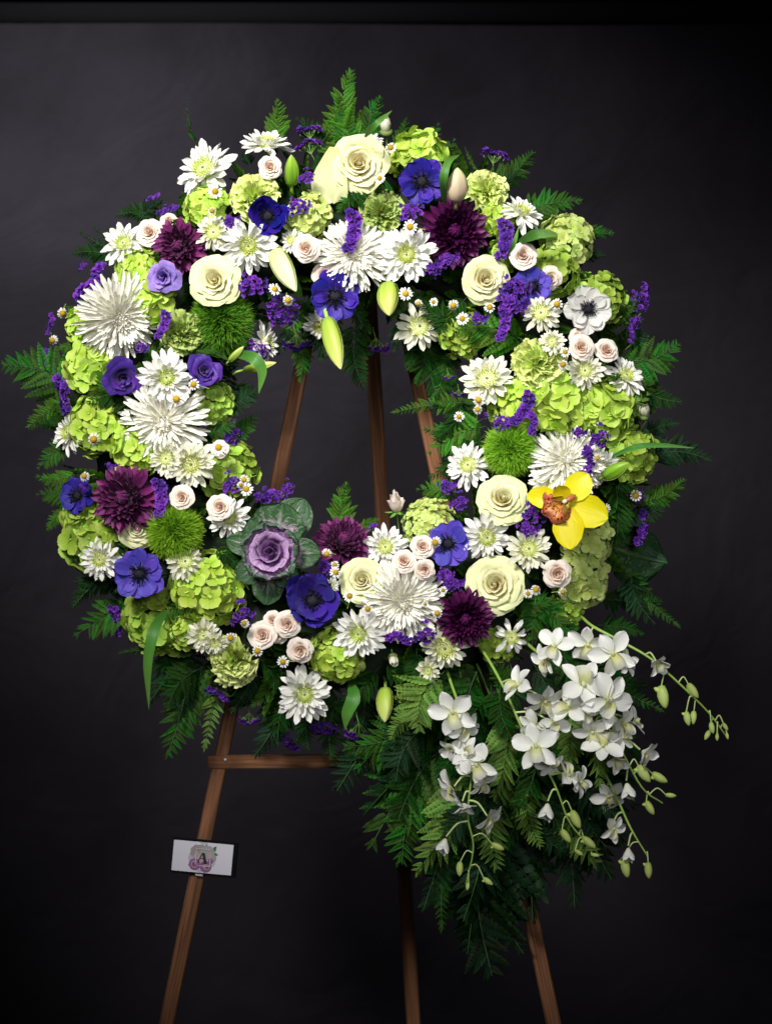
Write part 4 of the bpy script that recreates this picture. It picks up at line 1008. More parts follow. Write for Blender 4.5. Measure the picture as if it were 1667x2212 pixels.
# daisies
for e in [
 ('daisy', 442, 366, 142, 'big white daisy sticking out of the upper left outline', 'the big upper left daisy', (-.25, .35), 50),
 ('daisy', 574, 310, 118, 'white daisy seen from the side, standing up at the top left', 'the side view top daisy', (.05, .82), 40),
 ('daisy', 536, 530, 126, 'white daisy between the navy anemone and the upper left cream rose', 'the daisy under the navy anemone', (-.05, -.1), 44),
 ('daisy', 268, 527, 108, 'white daisy at the upper left edge next to a blush rose', 'the upper left edge daisy', (-.35, .35), 44),
 ('daisy', 878, 550, 132, 'white daisy with a green eye left of the dark plum chrysanthemum', 'the daisy left of the dark plum bloom', (0, -.2), 50),
 ('daisy', 1125, 458, 104, 'white daisy tilted up at the upper right beside the fern', 'the upper right tilted daisy', (.3, .62), 40),
 ('cdaisy', 1168, 676, 92, 'half open white daisy under the statice covered anemone', 'the half open daisy', (-.05, .25), 54),
 ('daisy', 360, 815, 122, 'white daisy between the two dark purple lisianthus flowers', 'the daisy between the lisianthus', (.0, .05), 56),
 ('cdaisy', 412, 1002, 112, 'white daisy right of centre below the left spider chrysanthemum', 'the daisy below the left spider bloom', (.1, -.1), 54),
 ('cdaisy', 360, 990, 86, 'creamy small daisy tucked under the left spider chrysanthemum', None, (0, -.2), 46),
 ('daisy', 150, 935, 104, 'white daisy at the left edge behind the chamomile topped hydrangea', 'the left edge daisy', (-.7, 0), 20),
 ('daisy', 494, 1118, 96, 'thin petalled white daisy behind the blush rose left of the kale', 'the daisy left of the kale', (.1, .1), 40),
 ('daisy', 216, 1208, 92, 'white daisy drooping at the lower left beside the violet anemone', 'the lower left drooping daisy', (-.1, -.2), 40),
 ('cdaisy', 400, 1212, 92, 'tilted white daisy just under the left green ball', 'the daisy under the left green ball', (.2, .2), 44),
 ('cdaisy', 905, 706, 112, 'white daisy at the inner top edge right of the hanging buds', 'the inner top daisy', (0, .1), 36),
 ('cdaisy', 1052, 820, 122, 'white daisy at the inner right edge of the ring', 'the inner right daisy', (-.3, .2), 44),
 ('cdaisy', 1262, 800, 86, 'creamy daisy under the blush rose pair on the right', None, (.0, .1), 36),
 ('daisy', 1350, 812, 96, 'white daisy at the right edge below the blush rose pair', 'the right edge daisy', (.35, .3), 30),
 ('daisy', 1012, 1005, 106, 'white daisy at the inner right, left of the bright green ball', 'the inner daisy by the green ball', (-.35, .1), 34),
 ('daisy', 1192, 1040, 110, 'white daisy hidden behind the yellow orchid', None, (0, .2), 28),
 ('daisy', 1050, 1160, 112, 'white daisy right of the lower right violet anemone', 'the daisy right of the violet anemone', (0, .05), 44),
 ('cdaisy', 1140, 1186, 106, 'white daisy with a raised green eye below statice, left of the pale hydrangea', 'the daisy below the yellow orchid', (.1, .2), 50),
 ('daisy', 832, 1182, 98, 'white daisy right of the plum chrysanthemum at the inner bottom', 'the inner bottom daisy', (0, .1), 34),
 ('daisy', 775, 1368, 120, 'white daisy below the cream rose at the ring bottom', 'the bottom daisy under the cream rose', (-.15, -.1), 56),
 ('cdaisy', 960, 1398, 116, 'white daisy peeking under the lower right plum chrysanthemum', 'the daisy under the lower plum bloom', (0, -.2), 40),
 ('daisy', 657, 1500, 126, 'lowest white daisy, beneath the blush spray roses', 'the lowest daisy', (0, -.15), 46),
 ('sparse', 1104, 1376, 92, 'sparse white daisy with curled petals left of the hanging orchids', 'the sparse daisy', (.1, -.1), 44),
 ('mbud', 850, 1430, 46, 'closed white bud above the hanging lime lily bud', None, (.1, -.55), 40),
 ('mbud', 833, 266, 58, 'white half closed bud above the topmost cream rose', None, (-.05, .8), 40),
 ('mbud', 1390, 885, 54, 'white half closed bud at the right edge beside the hydrangea', None, (-.1, .6), 40),
 ('daisy', 798, 306, 66, 'small white daisy peeking out behind the topmost cream rose', None, (0, .6), 10),
 ('daisy', 575, 742, 96, 'shaded white daisy at the inner left edge of the hole', None, (.75, 0), 6),
 ('cdaisy', 440, 1372, 78, 'pale green daisy under the large lime hydrangea, lower left', None, (-.1, -.3), 40),
 ('cdaisy', 464, 1388, 62, 'small curled white daisy beside the bottom green carnation', None, (.1, -.3), 46),
 ('daisy', 690, 704, 78, 'small white daisy behind the inner top blue anemone', None, (0, -.6), 16),
 ('cdaisy', 462, 502, 88, 'pale daisy between the plum bloom and the daisy under the navy anemone', None, (-.1, .1), 40),
 ('cdaisy', 1192, 738, 60, 'tiny greenish daisy above the right lime carnation', None, (-.1, .1), 56),
 ('daisy', 1300, 1010, 84, 'white daisy drooping right of the right spider chrysanthemum', None, (.3, -.4), 18),
 ('cdaisy', 925, 1448, 60, 'pale shaded daisy under the daisy below the plum bloom', None, (-.2, -.4), 22),
 ('daisy', 630, 520, 60, 'small white daisy behind the blush rose at the upper middle', None, (-.3, .2), 30),
 ('daisy', 715, 1265, 40, 'small white daisy petals between cup anemone and cream rose', None, (0, 0), 34),
 ]:
    k, x, y_, s, lb, lm, fc, lf_ = e
    put(k, x, y_, s, lb, lm, face=fc, lift=lf_)
# blush spray roses
for e in [
 (584, 361, 55, 'blush spray rose under the side view daisy at the top left', 'the top left blush rose', (.0, .05), 60),
 (662, 537, 62, 'blush spray rose left of the top middle spider chrysanthemum', 'the upper middle blush rose', (.0, .05), 66),
 (322, 500, 64, 'blush spray rose left of the upper left plum chrysanthemum', 'the upper left blush rose', (-.1, .35), 40),
 (1131, 551, 62, 'blush spray rose beneath the horizontal green leaf, upper right', 'the upper right blush rose', (-.1, .25), 66),
 (1188, 602, 56, 'blush spray rose partly behind the statice covered anemone', None, (.1, -.1), 36),
 (1257, 750, 58, 'left rose of the blush pair under the white anemone', 'the left rose of the right pair', (-.05, .1), 60),
 (1312, 755, 56, 'right rose of the blush pair under the white anemone', 'the right rose of the right pair', (.1, .05), 54),
 (392, 1074, 56, 'blush spray rose above the left green ball', 'the blush rose above the left green ball', (.05, .1), 60),
 (474, 1095, 62, 'blush spray rose on top of the daisy left of the kale', 'the blush rose left of the kale', (.0, .1), 78),
 (874, 1211, 54, 'left rose of the three clustered blush roses above the spider bloom', 'the left rose of the bottom trio', (-.05, .05), 84),
 (913, 1181, 56, 'top rose of the three clustered blush roses above the spider bloom', 'the top rose of the bottom trio', (0, .1), 80),
 (916, 1232, 50, 'lower rose of the three clustered blush roses above the spider bloom', None, (.05, -.15), 78),
 (1204, 1241, 68, 'single blush spray rose left of the lower right pale hydrangea', 'the single lower right blush rose', (0, -.15), 66),
 (566, 1371, 64, 'left rose of the blush group below the cup anemone', 'the left rose of the bottom group', (-.1, -.05), 62),
 (620, 1349, 60, 'upper rose of the blush group below the cup anemone', 'the upper rose of the bottom group', (.05, .05), 66),
 (598, 1372, 48, 'small blush rose squeezed between two larger ones at the bottom', None, (0, -.3), 44),
 (646, 1407, 62, 'lowest blush spray rose, above the lowest daisy', 'the lowest blush rose', (.0, -.05), 60),
 (590, 1338, 44, 'blush rose peeking above the bottom group beside the kale leaf', None, (0, .2), 46),
 (476, 970, 42, 'small blush rose with a chamomile flower in front, inner left', None, (.3, 0), 40),
 (367, 474, 42, 'blush rose peeking out above the upper left plum chrysanthemum', None, (.0, .4), 30),
 (1245, 725, 40, 'small shaded blush rose behind the left rose of the right pair', None, (-.2, .3), 30),
 ]:
    x, y_, s, lb, lm, fc, lf_ = e
    put('spray', x, y_, s, lb, lm, face=fc, lift=lf_)
put('mauve', 700, 594, 58, 'mauve tinted spray rose above the inner top blue anemone', face=(0, -.1), lift=40)
put('rbud', 853, 1078, 78, 'blush rose bud standing on its stem inside the hole', 'the standing rose bud', face=(-.12, .93), lift=50, spin=0)

# statice sprigs: k, x, y, size, spin
for e in [
 ('sround', 330, 430, 40, 20), ('sround', 352, 455, 30, 0), ('sround', 375, 448, 26, 0), ('sside', 668, 283, 50, 0), ('sside', 668, 315, 56, 10), ('sround', 660, 380, 40, 0), ('sround', 646, 444, 48, 0), ('slong', 762, 500, 84, -8),
 ('sround', 500, 475, 42, 0), ('sround', 888, 455, 54, 20), ('sside', 1068, 336, 54, -20), ('slong', 1090, 518, 84, 5), ('sround', 938, 575, 52, 40), ('sround', 972, 556, 44, 10), ('sround', 546, 614, 60, 0), ('sround', 592, 650, 58, 30), ('sround', 612, 682, 60, 0), ('sround', 632, 662, 34, 0),
 ('sround', 556, 756, 58, 0), ('slong', 353, 703, 58, -10), ('sround', 307, 750, 30, 0), ('slong', 195, 612, 92, -45), ('sround', 178, 574, 28, 0), ('slong', 109, 700, 48, 8), ('slong', 101, 782, 54, 4), ('slong', 137, 850, 90, 30),
 ('sround', 500, 935, 56, 0), ('slong', 347, 1076, 76, 0), ('sround', 497, 1042, 52, 20), ('sround', 592, 1072, 58, 0), ('sround', 620, 1050, 38, 0), ('sround', 562, 1070, 30, 0), ('slong', 1392, 645, 66, -30), ('sround', 1370, 690, 44, 0), ('slong', 1364, 722, 40, 0), ('sround', 1375, 640, 34, 0),
 ('sround', 1112, 622, 66, 0), ('sround', 1108, 655, 70, 0), ('slong', 1088, 700, 68, 0), ('sround', 1035, 685, 44, 0), ('slong', 1130, 885, 74, -30), ('sround', 1085, 912, 44, 0), ('slong', 1150, 915, 50, 0), ('sround', 1292, 940, 54, 0), ('sround', 1252, 932, 36, 0), ('slong', 1270, 1000, 66, 0),
 ('sround', 1157, 1108, 58, 0), ('sround', 1142, 1140, 52, 0), ('sround', 990, 1082, 46, 0), ('sround', 968, 1048, 48, 0), ('sside', 812, 748, 58, 180), ('sside', 950, 870, 52, 180), ('sside', 968, 814, 26, 180), ('sside', 990, 850, 28, 180), ('sround', 522, 1325, 62, 0), ('slong', 862, 1378, 56, 80), ('sround', 916, 1366, 54, 0), ('sround', 978, 1256, 54, 0), ('sround', 962, 1240, 36, 0),
 ('sside', 775, 1582, 62, 180), ('slong', 472, 1500, 54, 45), ('sside', 538, 1554, 46, 180), ('slong', 618, 1602, 70, 20), ('sround', 608, 1585, 40, 0), ('sround', 700, 1572, 62, 0), ('slong', 253, 1342, 66, 0), ('sround', 800, 1135, 34, 0), ('slong', 1388, 1140, 70, 0), ('sround', 707, 1222, 48, 0), ('sround', 1195, 1480, 34, 0), ('sround', 182, 1050, 26, 0), ('sside', 640, 740, 60, 180), ('sround', 240, 1005, 26, 0), ('sround', 1045, 895, 22, 0), ('sround', 1382, 1075, 30, 0)]:
    k, x, y_, s, sp_ = e
    r_ = math.hypot(x - CX, y_ - CY)
    out_ = r_ > 610 or r_ < 270 or y_ > 1480
    put(k, x, y_, s * 1.06, '+statice', spin=sp_ + rnd.uniform(-8, 8), lift=24 if out_ else None, face=(0, 0) if k == 'sside' else None)
# chamomile
for x, y_, s in [(457, 370, 24), (465, 413, 36), (458, 455, 26), (843, 318, 32), (885, 490, 36), (978, 660, 32), (998, 688, 32), (1057, 663, 32), (1202, 657, 34), (903, 656, 24), (876, 634, 34), (594, 624, 32), (622, 648, 32), (203, 949, 38), (381, 862, 38), (472, 966, 38), (182, 1028, 30), (418, 830, 34), (136, 677, 32), (113, 735, 30), (1033, 864, 34), (1031, 884, 28), (991, 900, 26), (1215, 787, 32), (1372, 1070, 34), (1307, 1100, 28), (1157, 1273, 32), (1140, 1282, 24), (1215, 1279, 26), (957, 1275, 20), (944, 1325, 30), (918, 1305, 18), (794, 1315, 30), (755, 1287, 32), (705, 1197, 30), (725, 1236, 30), (723, 1220, 24), (498, 1378, 34), (556, 1406, 32), (611, 1430, 30), (527, 1346, 28), (527, 1036, 28), (532, 1056, 34), (939, 1172, 34), (1290, 990, 26), (936, 652, 22), (520, 1048, 20), (1220, 760, 26), (820, 385, 26)]:
    r_ = math.hypot(x - CX, y_ - CY)
    put('cham', x, y_, s, '+chamomile', lift=40 if r_ > 610 else 92, face=(rnd.uniform(-.35, .35), rnd.uniform(-.35, .35)))

# outer petal of the topmost rose, a part of that rose
top_rose = [o for o in bpy.data.objects if o.get('label', '').startswith('largest cream rose')][0]
def add_world_part(root, name, me, mw):
    return obj(name, me, root, root.matrix_basis.inverted() @ mw)
pet = strap(118 * S, 42 * S, 'obov', 10, -30, cup=.25, nu=8, nv=8, ruf=.08, seed=4)
add_world_part(top_rose, 'petal', mk('petal', pet, M['cream_out']), Matrix.Translation(at(722, 318, -.115)) @ facing(-.35, -.1, 172))

# ------------------------------------------------------------------ lily buds
LB = {'c': make_bud(M['bud_c'], .25, 1, .11), 'l': make_bud(M['bud'], .33, 2, .12), 'g': make_bud(M['bud_g'], .30, 3, .12), 'p': make_bud(M['bud_p'], .42, 4, .09), 'm': make_bud(M['bud'], .25, 5, .11)}
LBU = [('c', (588, 532), (640, 630), 1.45, .13, 'cream lily bud slanting down beside the upper left cream rose'), ('l', (838, 610), (840, 682), 1.6, .13, 'short lime lily bud pointing down at the inner top edge'), ('m', (706, 684), (736, 798), 1.25, .13, 'long lime lily bud hanging into the hole below the blue anemone'), ('p', (985, 436), (988, 362), 1.35, .16, 'blush striped lily bud standing above the dark plum chrysanthemum'), ('g', (1302, 1030), (1358, 1000), 1.5, .13, 'green lily bud pointing right at the right edge'), ('l', (832, 1484), (831, 1560), 1.3, .09, 'lime green lily bud hanging among the ferns at the bottom'), ('g', (630, 402), (629, 334), 1.4, .12, 'green lily bud standing between statice sprigs at the top'), ('m', (525, 800), (597, 783), .9, .10, 'slim lime lily bud pointing into the hole on the left'), ('m', (495, 780), (527, 748), 1.0, .13, 'tiny lime lily bud right of the inner left lisianthus'), ('l', (358, 1318), (330, 1400), 1.0, .08, 'lime lily bud half hidden behind the long arching leaf'), ('g', (1205, 512), (1150, 500), .9, .1, 'pale lily bud hidden behind the horizontal leaf'), ('l', (770, 1445), (786, 1432), 1.6, .10, 'tiny lime bud tip under the bottom daisy')]
for k, b, t, wq, dep, lb in LBU:
    B = at(*b, -dep + .01); T = at(*t, -dep - .012)
    mid = (B + T) / 2; L = (T - B).length / 2
    y = (T - B).normalized(); z = (Vector((0, -1, 0)) - y * (-y.y)).normalized(); x = y.cross(z)
    mw = Matrix.Translation(mid) @ Matrix((x, y, z)).transposed().to_4x4() @ RZ(0) @ SC(L * wq, L, L * wq)
    root = obj('lily_bud', None, None, mw); tag(root, lb, 'lily bud', 'lily buds in the wreath')
    # stem runs from the blunt end
    LB[k].fill(root)

# ------------------------------------------------------------------ long leaves
def ribbon(pts, wid, mat, nrm=(0, -1, 0), nv=22, cup=.25):
    C = bez(pts, nv); n = len(C); P = []; T = []
    N = Vector(nrm).normalized()
    pf = PROF['long']
    for i, c in enumerate(C):
        d = (C[min(i + 1, n - 1)] - C[max(i - 1, 0)]).normalized()
        z = (N - d * N.dot(d)).normalized(); x = d.cross(z); t = i / (n - 1)
        ww = wid * float(np.interp(t, [a for a, b in pf], [b for a, b in pf]))
        for k in range(5):
            u = -1 + k / 2
            P.append(c + x * u * ww + z * cup * ww * abs(u)); T.append((k / 4, t))
    F = [(i * 5 + k, i * 5 + k + 1, i * 5 + k + 6, i * 5 + k + 5) for i in range(n - 1) for k in range(4)]
    return mk('blade', (np.array([tuple(p) for p in P]), np.array(F), np.array(T)), mat)
for pts, wd, lb in [
 ([(360, 1318, .15), (335, 1358, .19), (320, 1430, .19), (322, 1532, .17)], 12, 'long pale green leaf arching down at the lower left edge'),
 ([(505, 765, .12), (545, 772, .15), (566, 800, .15), (559, 850, .14)], 13, 'curved green leaf dropping into the hole on the left'),
 ([(1120, 522, .13), (1160, 506, .16), (1205, 508, .16)], 11, 'horizontal green leaf above the upper right blush rose'),
 ([(960, 440, .14), (957, 390, .18), (968, 350, .18), (992, 334, .16)], 9, 'narrow curved leaf crossing the top blue anemone'),
 ([(788, 296, .14), (812, 268, .17), (846, 239, .16)], 7, 'thin leaf rising above the topmost cream rose'),
 ([(1310, 992, .1), (1370, 966, .12), (1430, 962, .11), (1500, 968, .09)], 6, 'narrow green leaf reaching out of the right edge'),
 ([(757, 1475, .09), (764, 1505, .11), (750, 1540, .11), (745, 1575, .1)], 15, 'broad pointed leaf hanging at the ring bottom'),
 ([(1098, 548, .14), (1110, 525, .16), (1120, 488, .16)], 5, 'tiny narrow leaf beside the long statice sprig, upper right'),
 ([(650, 640, .1), (625, 600, .12), (605, 585, .12)], 13, 'green leaf behind the cream lily bud')]:
    P3 = [at(x, y, -d) for x, y, d in pts]
    o = obj('lily_leaf', ribbon([p - P3[0] for p in P3], wd * S, M['leaf']), None, Matrix.Translation(P3[0]))
    tag(o, lb, 'leaf', 'long lily leaves in the wreath')
# big round leaf on the right
def bigleaf(U, V):
    p = PROF['round']; ww = 66 * S * np.interp(V, [a for a, b in p], [b for a, b in p])
    x = U * ww; y = V * 142 * S
    z = -.012 * np.abs(U) ** 2 - .01 * np.sin(V * 3) + .0015 * np.sin(U * 12) * np.abs(U) + .0015 * np.sin(V * 22 + U * 4) * np.abs(U)
    return x, y, z
o = obj('round_leaf', mk('round_leaf', grid(bigleaf, 14, 14), M['kale_g']), None, Matrix.Translation(at(1318, 1180, -.03)) @ facing(.35, .05, -105))
tag(o, 'large dark round leaf with pale veins at the right edge', 'leaf')

# ------------------------------------------------------------------ ornamental kale
kp = at(585, 1192, -.150)
kale = obj('ornamental_kale', None, None, Matrix.Translation(kp) @ facing(-.05, .05, 0) @ SC(.84))
tag(kale, 'ornamental kale with a purple heart and veined green outer leaves', 'ornamental kale')
LM.append((585, 1195, 'the ornamental kale'))
def kleaf(L, W, e0, e1, cup, fr, seed, nf=9, prof='round'):
    return strap(L * S, W * S, prof, e0, e1, cup=cup, nu=18, nv=16, ruf=fr, rf=nf, seed=seed)
kk = random.Random(9)
def kput(ang, r0, z, el, g, mat, name='leaf'):
    obj(name, mk(name, g, mat), kale, RZ(ang) @ T_(0, r0 * S, z * S) @ RX(el))
for a, L, W, el, e1, z in [(-14, 112, 64, 10, 2, -34), (-30, 138, 50, 2, -10, -60), (34, 84, 42, 8, 0, -44), (-92, 108, 38, 6, 4, -34), (74, 106, 30, 0, -14, -50), (172, 116, 40, 0, -16, -48), (128, 96, 34, 0, -10, -50), (-150, 84, 34, 2, -4, -44)]:
    kput(a, 14, z, el, kleaf(L, W, 6, e1, .12, .07, int(a) + 200, 8), M['kale_out'])
for i, a in enumerate([10, 80, 150, 218, 292]):
    kput(a + kk.uniform(-6, 6), 12, -20, 30, kleaf(78, 50, 0, 22, .28, .18, 300 + i, 11), M['kale_mid'])
for i in range(6):
    g = rose_petal(37 * S, 54 * S, 118, 12 * S, 0, 400 + i, wav=3.2 * S, r0=10 * S, sp=8 * S)
    obj('leaf', mk('leaf', g, M['kale_in']), kale, RZ(60 * i + 12) @ T_(0, 0, -14 * S))
for i in range(5):
    g = rose_petal(23 * S, 56 * S, 130, 5 * S, 1 * S, 420 + i, wav=2.2 * S, r0=6 * S, sp=7 * S)
    obj('leaf', mk('leaf', g, M['kale_in']), kale, RZ(72 * i + 40) @ T_(0, 0, -10 * S))
for i in range(3):
    g = rose_petal(12 * S, 56 * S, 170, 1 * S, 3 * S, 430 + i, wav=1.5 * S, r0=3 * S, sp=5 * S)
    obj('leaf', mk('leaf', g, M['kale_in']), kale, RZ(120 * i))
obj('stem', mk('stem', tube([(0, 0, -.01), (0, 0, -.10)], .008, .008, 8), M['stem_l']), kale)

# ------------------------------------------------------------------ yellow orchid
oc = at(1222, 1085, -.175)
orc = obj('yellow_orchid', None, None, Matrix.Translation(oc) @ facing(-.18, .05, 0) @ SC(.93))
tag(orc, 'yellow orchid with a red spotted lip on the right of the wreath', 'orchid')
LM.append((1225, 1090, 'the yellow orchid'))
for a, L, W, el, e1 in [(78, 84, 25, 14, -26), (22, 46, 20, 30, 60), (-38, 74, 31, 10, -12), (-112, 92, 37, 2, -10), (-174, 98, 35, 6, 2)]:
    obj('tepal', mk('tepal', strap(L * S, W * S, 'sepal', el, e1, cup=.22, nu=10, nv=14, ruf=.05, seed=int(a) + 500), M['ybase']), orc, RZ(a) @ T_(0, 5 * S, 0))
def lipf(U, V):
    a = U * R(62) * (.4 + .6 * V); r = (8 + 52 * V) * S * (1 + .06 * np.sin(U * 9))
    c = np.clip((V - .6) / .4, 0, 1)
    y = r * np.cos(a); x = r * np.sin(a) * .80
    z = 22 * S * np.sin(V * PI * .55) - 16 * S * c ** 2 + 13 * S * np.abs(U) ** 2 * (1 - .75 * V) + 2.0 * S * np.sin(U * 13) * V ** 3
    return x, y, z
obj('lip', mk('lip', grid(lipf, 22, 16), M['lip']), orc, RZ(124) @ T_(0, -6 * S, 5 * S))
for s in (-1, 1):
    obj('lip_lobe', mk('lip_lobe', strap(36 * S, 13 * S, 'round', 20, 30, cup=.6, seed=3), M['lip']), orc, RZ(124) @ T_(s * 14 * S, -2 * S, 8 * S) @ RY(s * 62))
M['column'] = plain('orchid_column', (.38, .07, .05), rough=.4, noise=.5, ns=20, c2=(.6, .42, .06))
M['cap'] = plain('orchid_cap', (.86, .82, .62), rough=.35)
cg = xf(blob(7 * S, 15 * S, 7 * S, 12, 8), T_(0, 4 * S, 18 * S) @ RX(28))
obj('column', mk('column', cg, M['column']), orc, RZ(124) @ T_(0, -18 * S, 0))
obj('cap', mk('cap', xf(blob(5 * S, 6 * S, 5 * S, 10, 6), T_(0, 6 * S, 31 * S)), M['cap']), orc, RZ(124) @ T_(0, -6 * S, 0))
obj('stem', mk('stem', tube([(0, 0, 0), (.005, 0, -.05), (.01, .02, -.09)], .003, .003, 6), M['stem_l']), orc)

# ------------------------------------------------------------------ white dendrobium sprays
def den_flower(seed, op=1.0):
    """mesh of the column, and the parts hung on it; radius 1, facing +Z"""
    rr = random.Random(seed); parts = []
    for a, L, W, pf in [(0, .92, .30, 'sepal'), (62, 1.0, .35, 'round'), (-62, 1.0, .35, 'round'), (140, 1.0, .27, 'sepal'), (-140, 1.0, .27, 'sepal')]:
        g = strap(L, W, pf, 0, rr.uniform(-42, 22), cup=.35, nu=6, nv=9, ruf=.14, rf=3, seed=seed * 7 + int(a))
        parts.append(('petal', mk('petal', g, M['orch']), RZ(a + rr.uniform(-7, 7)) @ T_(0, .06, 0) @ RX(rr.uniform(-2, 16) + (1 - op) * 62)))
    def lipf(U, V):
        ww = .30 * (.55 + .6 * V) * (1 + .05 * np.sin(U * 8))
        a = U * R(118) * (1 - .55 * V)
        return ww * np.sin(a), .05 + .66 * V - .05 * U * U, .36 * np.sin(V * 2.6) * .5 + ww * (1 - np.cos(a)) * .9 + .03 * np.sin(U * 12) * V ** 2
    parts.append(('lip', mk('lip', grid(lipf, 10, 9), M['orlip']), RZ(180) @ RX(16 + (1 - op) * 30)))
    col = mk('flower', xf(blob(.09, .16, .10, 8, 6), T_(0, .02, .10) @ RX(40)), M['orlip'])
    return col, parts
DEN = [den_flower(1), den_flower(2), den_flower(3, .8), den_flower(4, .35), den_flower(5, .1)]
bprof = [(.02, -1), (.30, -.9), (.44, -.5), (.48, -.1), (.42, .35), (.26, .75), (.10, .96), (.01, 1)]
DBUD = [mk('bud', xf(merge([lathe(bprof, 12, .05), xf(lathe([(r * .5, z * .4) for r, z in bprof], 8), T_(.34, 0, -.62) @ RY(130))]), RX(-90)), M['orbud']),
        mk('bud', xf(lathe(bprof, 12, .06), RX(-90)), M['orbud'])]
PAT = {}
def spray(label, stem, flowers, buds, r0=3.6):
    P3 = [at(x, y, -d) for x, y, d in stem]
    C = bez(P3, 40); o0 = P3[0]
    root = obj('orchid_spray', None, None, Matrix.Translation(o0)); tag(root, label, 'orchid spray', 'white orchid sprays trailing from the wreath')
    inv = root.matrix_basis.inverted()
    obj('stem', mk('stem', tube([c - o0 for c in C], r0 * S, 1.5 * S, 7), M['stem_l']), root)
    def near(p):
        return min(C, key=lambda c: (c - p).length + (0 if c.z > p.z - .01 else .05))
    def pedicel(a, b, r, par, pinv, drop=.0):
        r = r * pinv.to_scale().x
        mid = (a + b) / 2 + Vector((0, 0, drop))
        obj('pedicel', mk('pedicel', tube([pinv @ q_ for q_ in bez([a, mid, b], 8)], r * S, r * S * .8, 5), M['orped']), par)
    for x, y, d, size, fx, fy, spin, v in flowers:
        pos = at(x, y, -d); R0 = size / 2 * S * .95
        rot = facing(fx * 1.5, fy * 1.5, spin); col, parts = DEN[v]
        mw = Matrix.Translation(pos) @ rot @ SC(R0)
        f = obj('flower', col, root, inv @ mw)
        for n_, me, m_ in parts: obj(n_, me, f, m_)
        back = pos - (rot.to_3x3() @ Vector((0, 0, 1))) * R0 * .15
        pedicel(near(back + Vector((0, 0, .012))), back, 2.4, f, mw.inverted(), .006)
    for x, y, d, ln, ang, v in buds:
        pos = at(x, y, -d); h = ln / 2 * S
        dirv = Vector((math.cos(R(ang)), -.15, math.sin(R(ang)))).normalized()
        z = (Vector((0, -1, 0)) - dirv * dirv.dot(Vector((0, -1, 0)))).normalized(); xx = dirv.cross(z)
        mw = Matrix.Translation(pos) @ Matrix((xx, dirv, z)).transposed().to_4x4() @ SC(h)
        b = obj('bud', DBUD[v], root, inv @ mw)
        tail = pos - dirv * h * .92
        pedicel(near(tail + Vector((0, 0, .01))), tail, 1.7, b, mw.inverted(), .008)
M['orped'] = plain('pedicel_green', (.50, .62, .24), rough=.45, var=.1)
spray('longest white orchid spray, reaching far out to the right with green buds',
 [(1245, 1320, .03), (1275, 1350, .12), (1330, 1380, .14), (1405, 1423, .16), (1475, 1485, .16), (1530, 1540, .15), (1566, 1588, .14)],
 [(1322, 1412, .15, 104, .1, -.1, 30, 0), (1418, 1430, .17, 66, .25, -.35, 10, 3), (1270, 1392, .13, 96, -.2, -.3, -10, 1), (1350, 1432, .14, 66, .5, .1, 60, 2)],
 [(1432, 1505, .16, 48, -80, 0), (1496, 1492, .16, 36, -55, 1), (1484, 1552, .16, 30, -80, 0), (1497, 1550, .155, 28, -95, 1), (1527, 1588, .15, 22, -120, 1), (1537, 1572, .155, 24, -80, 1), (1548, 1592, .15, 16, -90, 1), (1566, 1570, .15, 18, -60, 1), (1570, 1590, .15, 14, -80, 1)])
spray('full white orchid spray in the middle right with large open flowers and bud tips',
 [(1120, 1370, .03), (1155, 1405, .13), (1210, 1440, .16), (1268, 1500, .17), (1330, 1600, .17), (1385, 1700, .16), (1430, 1735, .15)],
 [(1197, 1396, .19, 84, -.1, .1, -20, 0), (1180, 1425, .17, 78, -.5, -.2, 15, 2), (1258, 1478, .20, 112, .1, .3, 185, 1), (1312, 1512, .205, 118, .3, -.05, -40, 0), (1262, 1535, .19, 84, -.4, -.2, 60, 1), (1343, 1562, .18, 84, .5, -.2, 20, 2), (1302, 1612, .19, 92, -.1, .5, 175, 1), (1386, 1622, .17, 74, .5, -.3, -25, 3), (1353, 1692, .16, 78, .1, -.75, 10, 4), (1228, 1530, .19, 88, -.35, .3, -60, 2), (1280, 1580, .185, 84, -.1, -.4, 20, 2), (1336, 1590, .175, 80, .4, .2, 90, 1), (1370, 1560, .17, 66, .6, .2, -60, 2), (1330, 1640, .17, 66, .2, -.3, 30, 3)],
 [(1390, 1671, .165, 42, -55, 0), (1424, 1680, .16, 36, -30, 0), (1448, 1718, .155, 22, -5, 1), (1403, 1745, .155, 32, -60, 0)])
spray('white orchid spray in the middle, its bud tip bending right above the dark ferns',
 [(1010, 1370, .02), (1045, 1410, .12), (1090, 1490, .17), (1135, 1590, .18), (1195, 1690, .17), (1232, 1780, .16), (1290, 1842, .15)],
 [(1120, 1480, .19, 88, -.55, .25, -35, 2), (1174, 1512, .20, 96, .2, -.5, 5, 0), (1158, 1612, .20, 104, -.15, .05, 10, 1), (1186, 1650, .18, 66, .2, -.3, 150, 0), (1222, 1675, .17, 84, .45, .45, 165, 2), (1182, 1736, .17, 80, -.1, -.65, 8, 4), (1155, 1565, .19, 76, -.3, -.3, 60, 2), (1195, 1560, .19, 80, .4, .1, -50, 1), (1250, 1690, .165, 70, .55, -.1, 40, 2)],
 [(1243, 1770, .165, 40, -65, 0), (1222, 1806, .16, 32, -55, 1), (1272, 1820, .16, 34, -40, 0), (1250, 1842, .155, 20, -30, 1), (1285, 1847, .15, 18, -10, 1)])
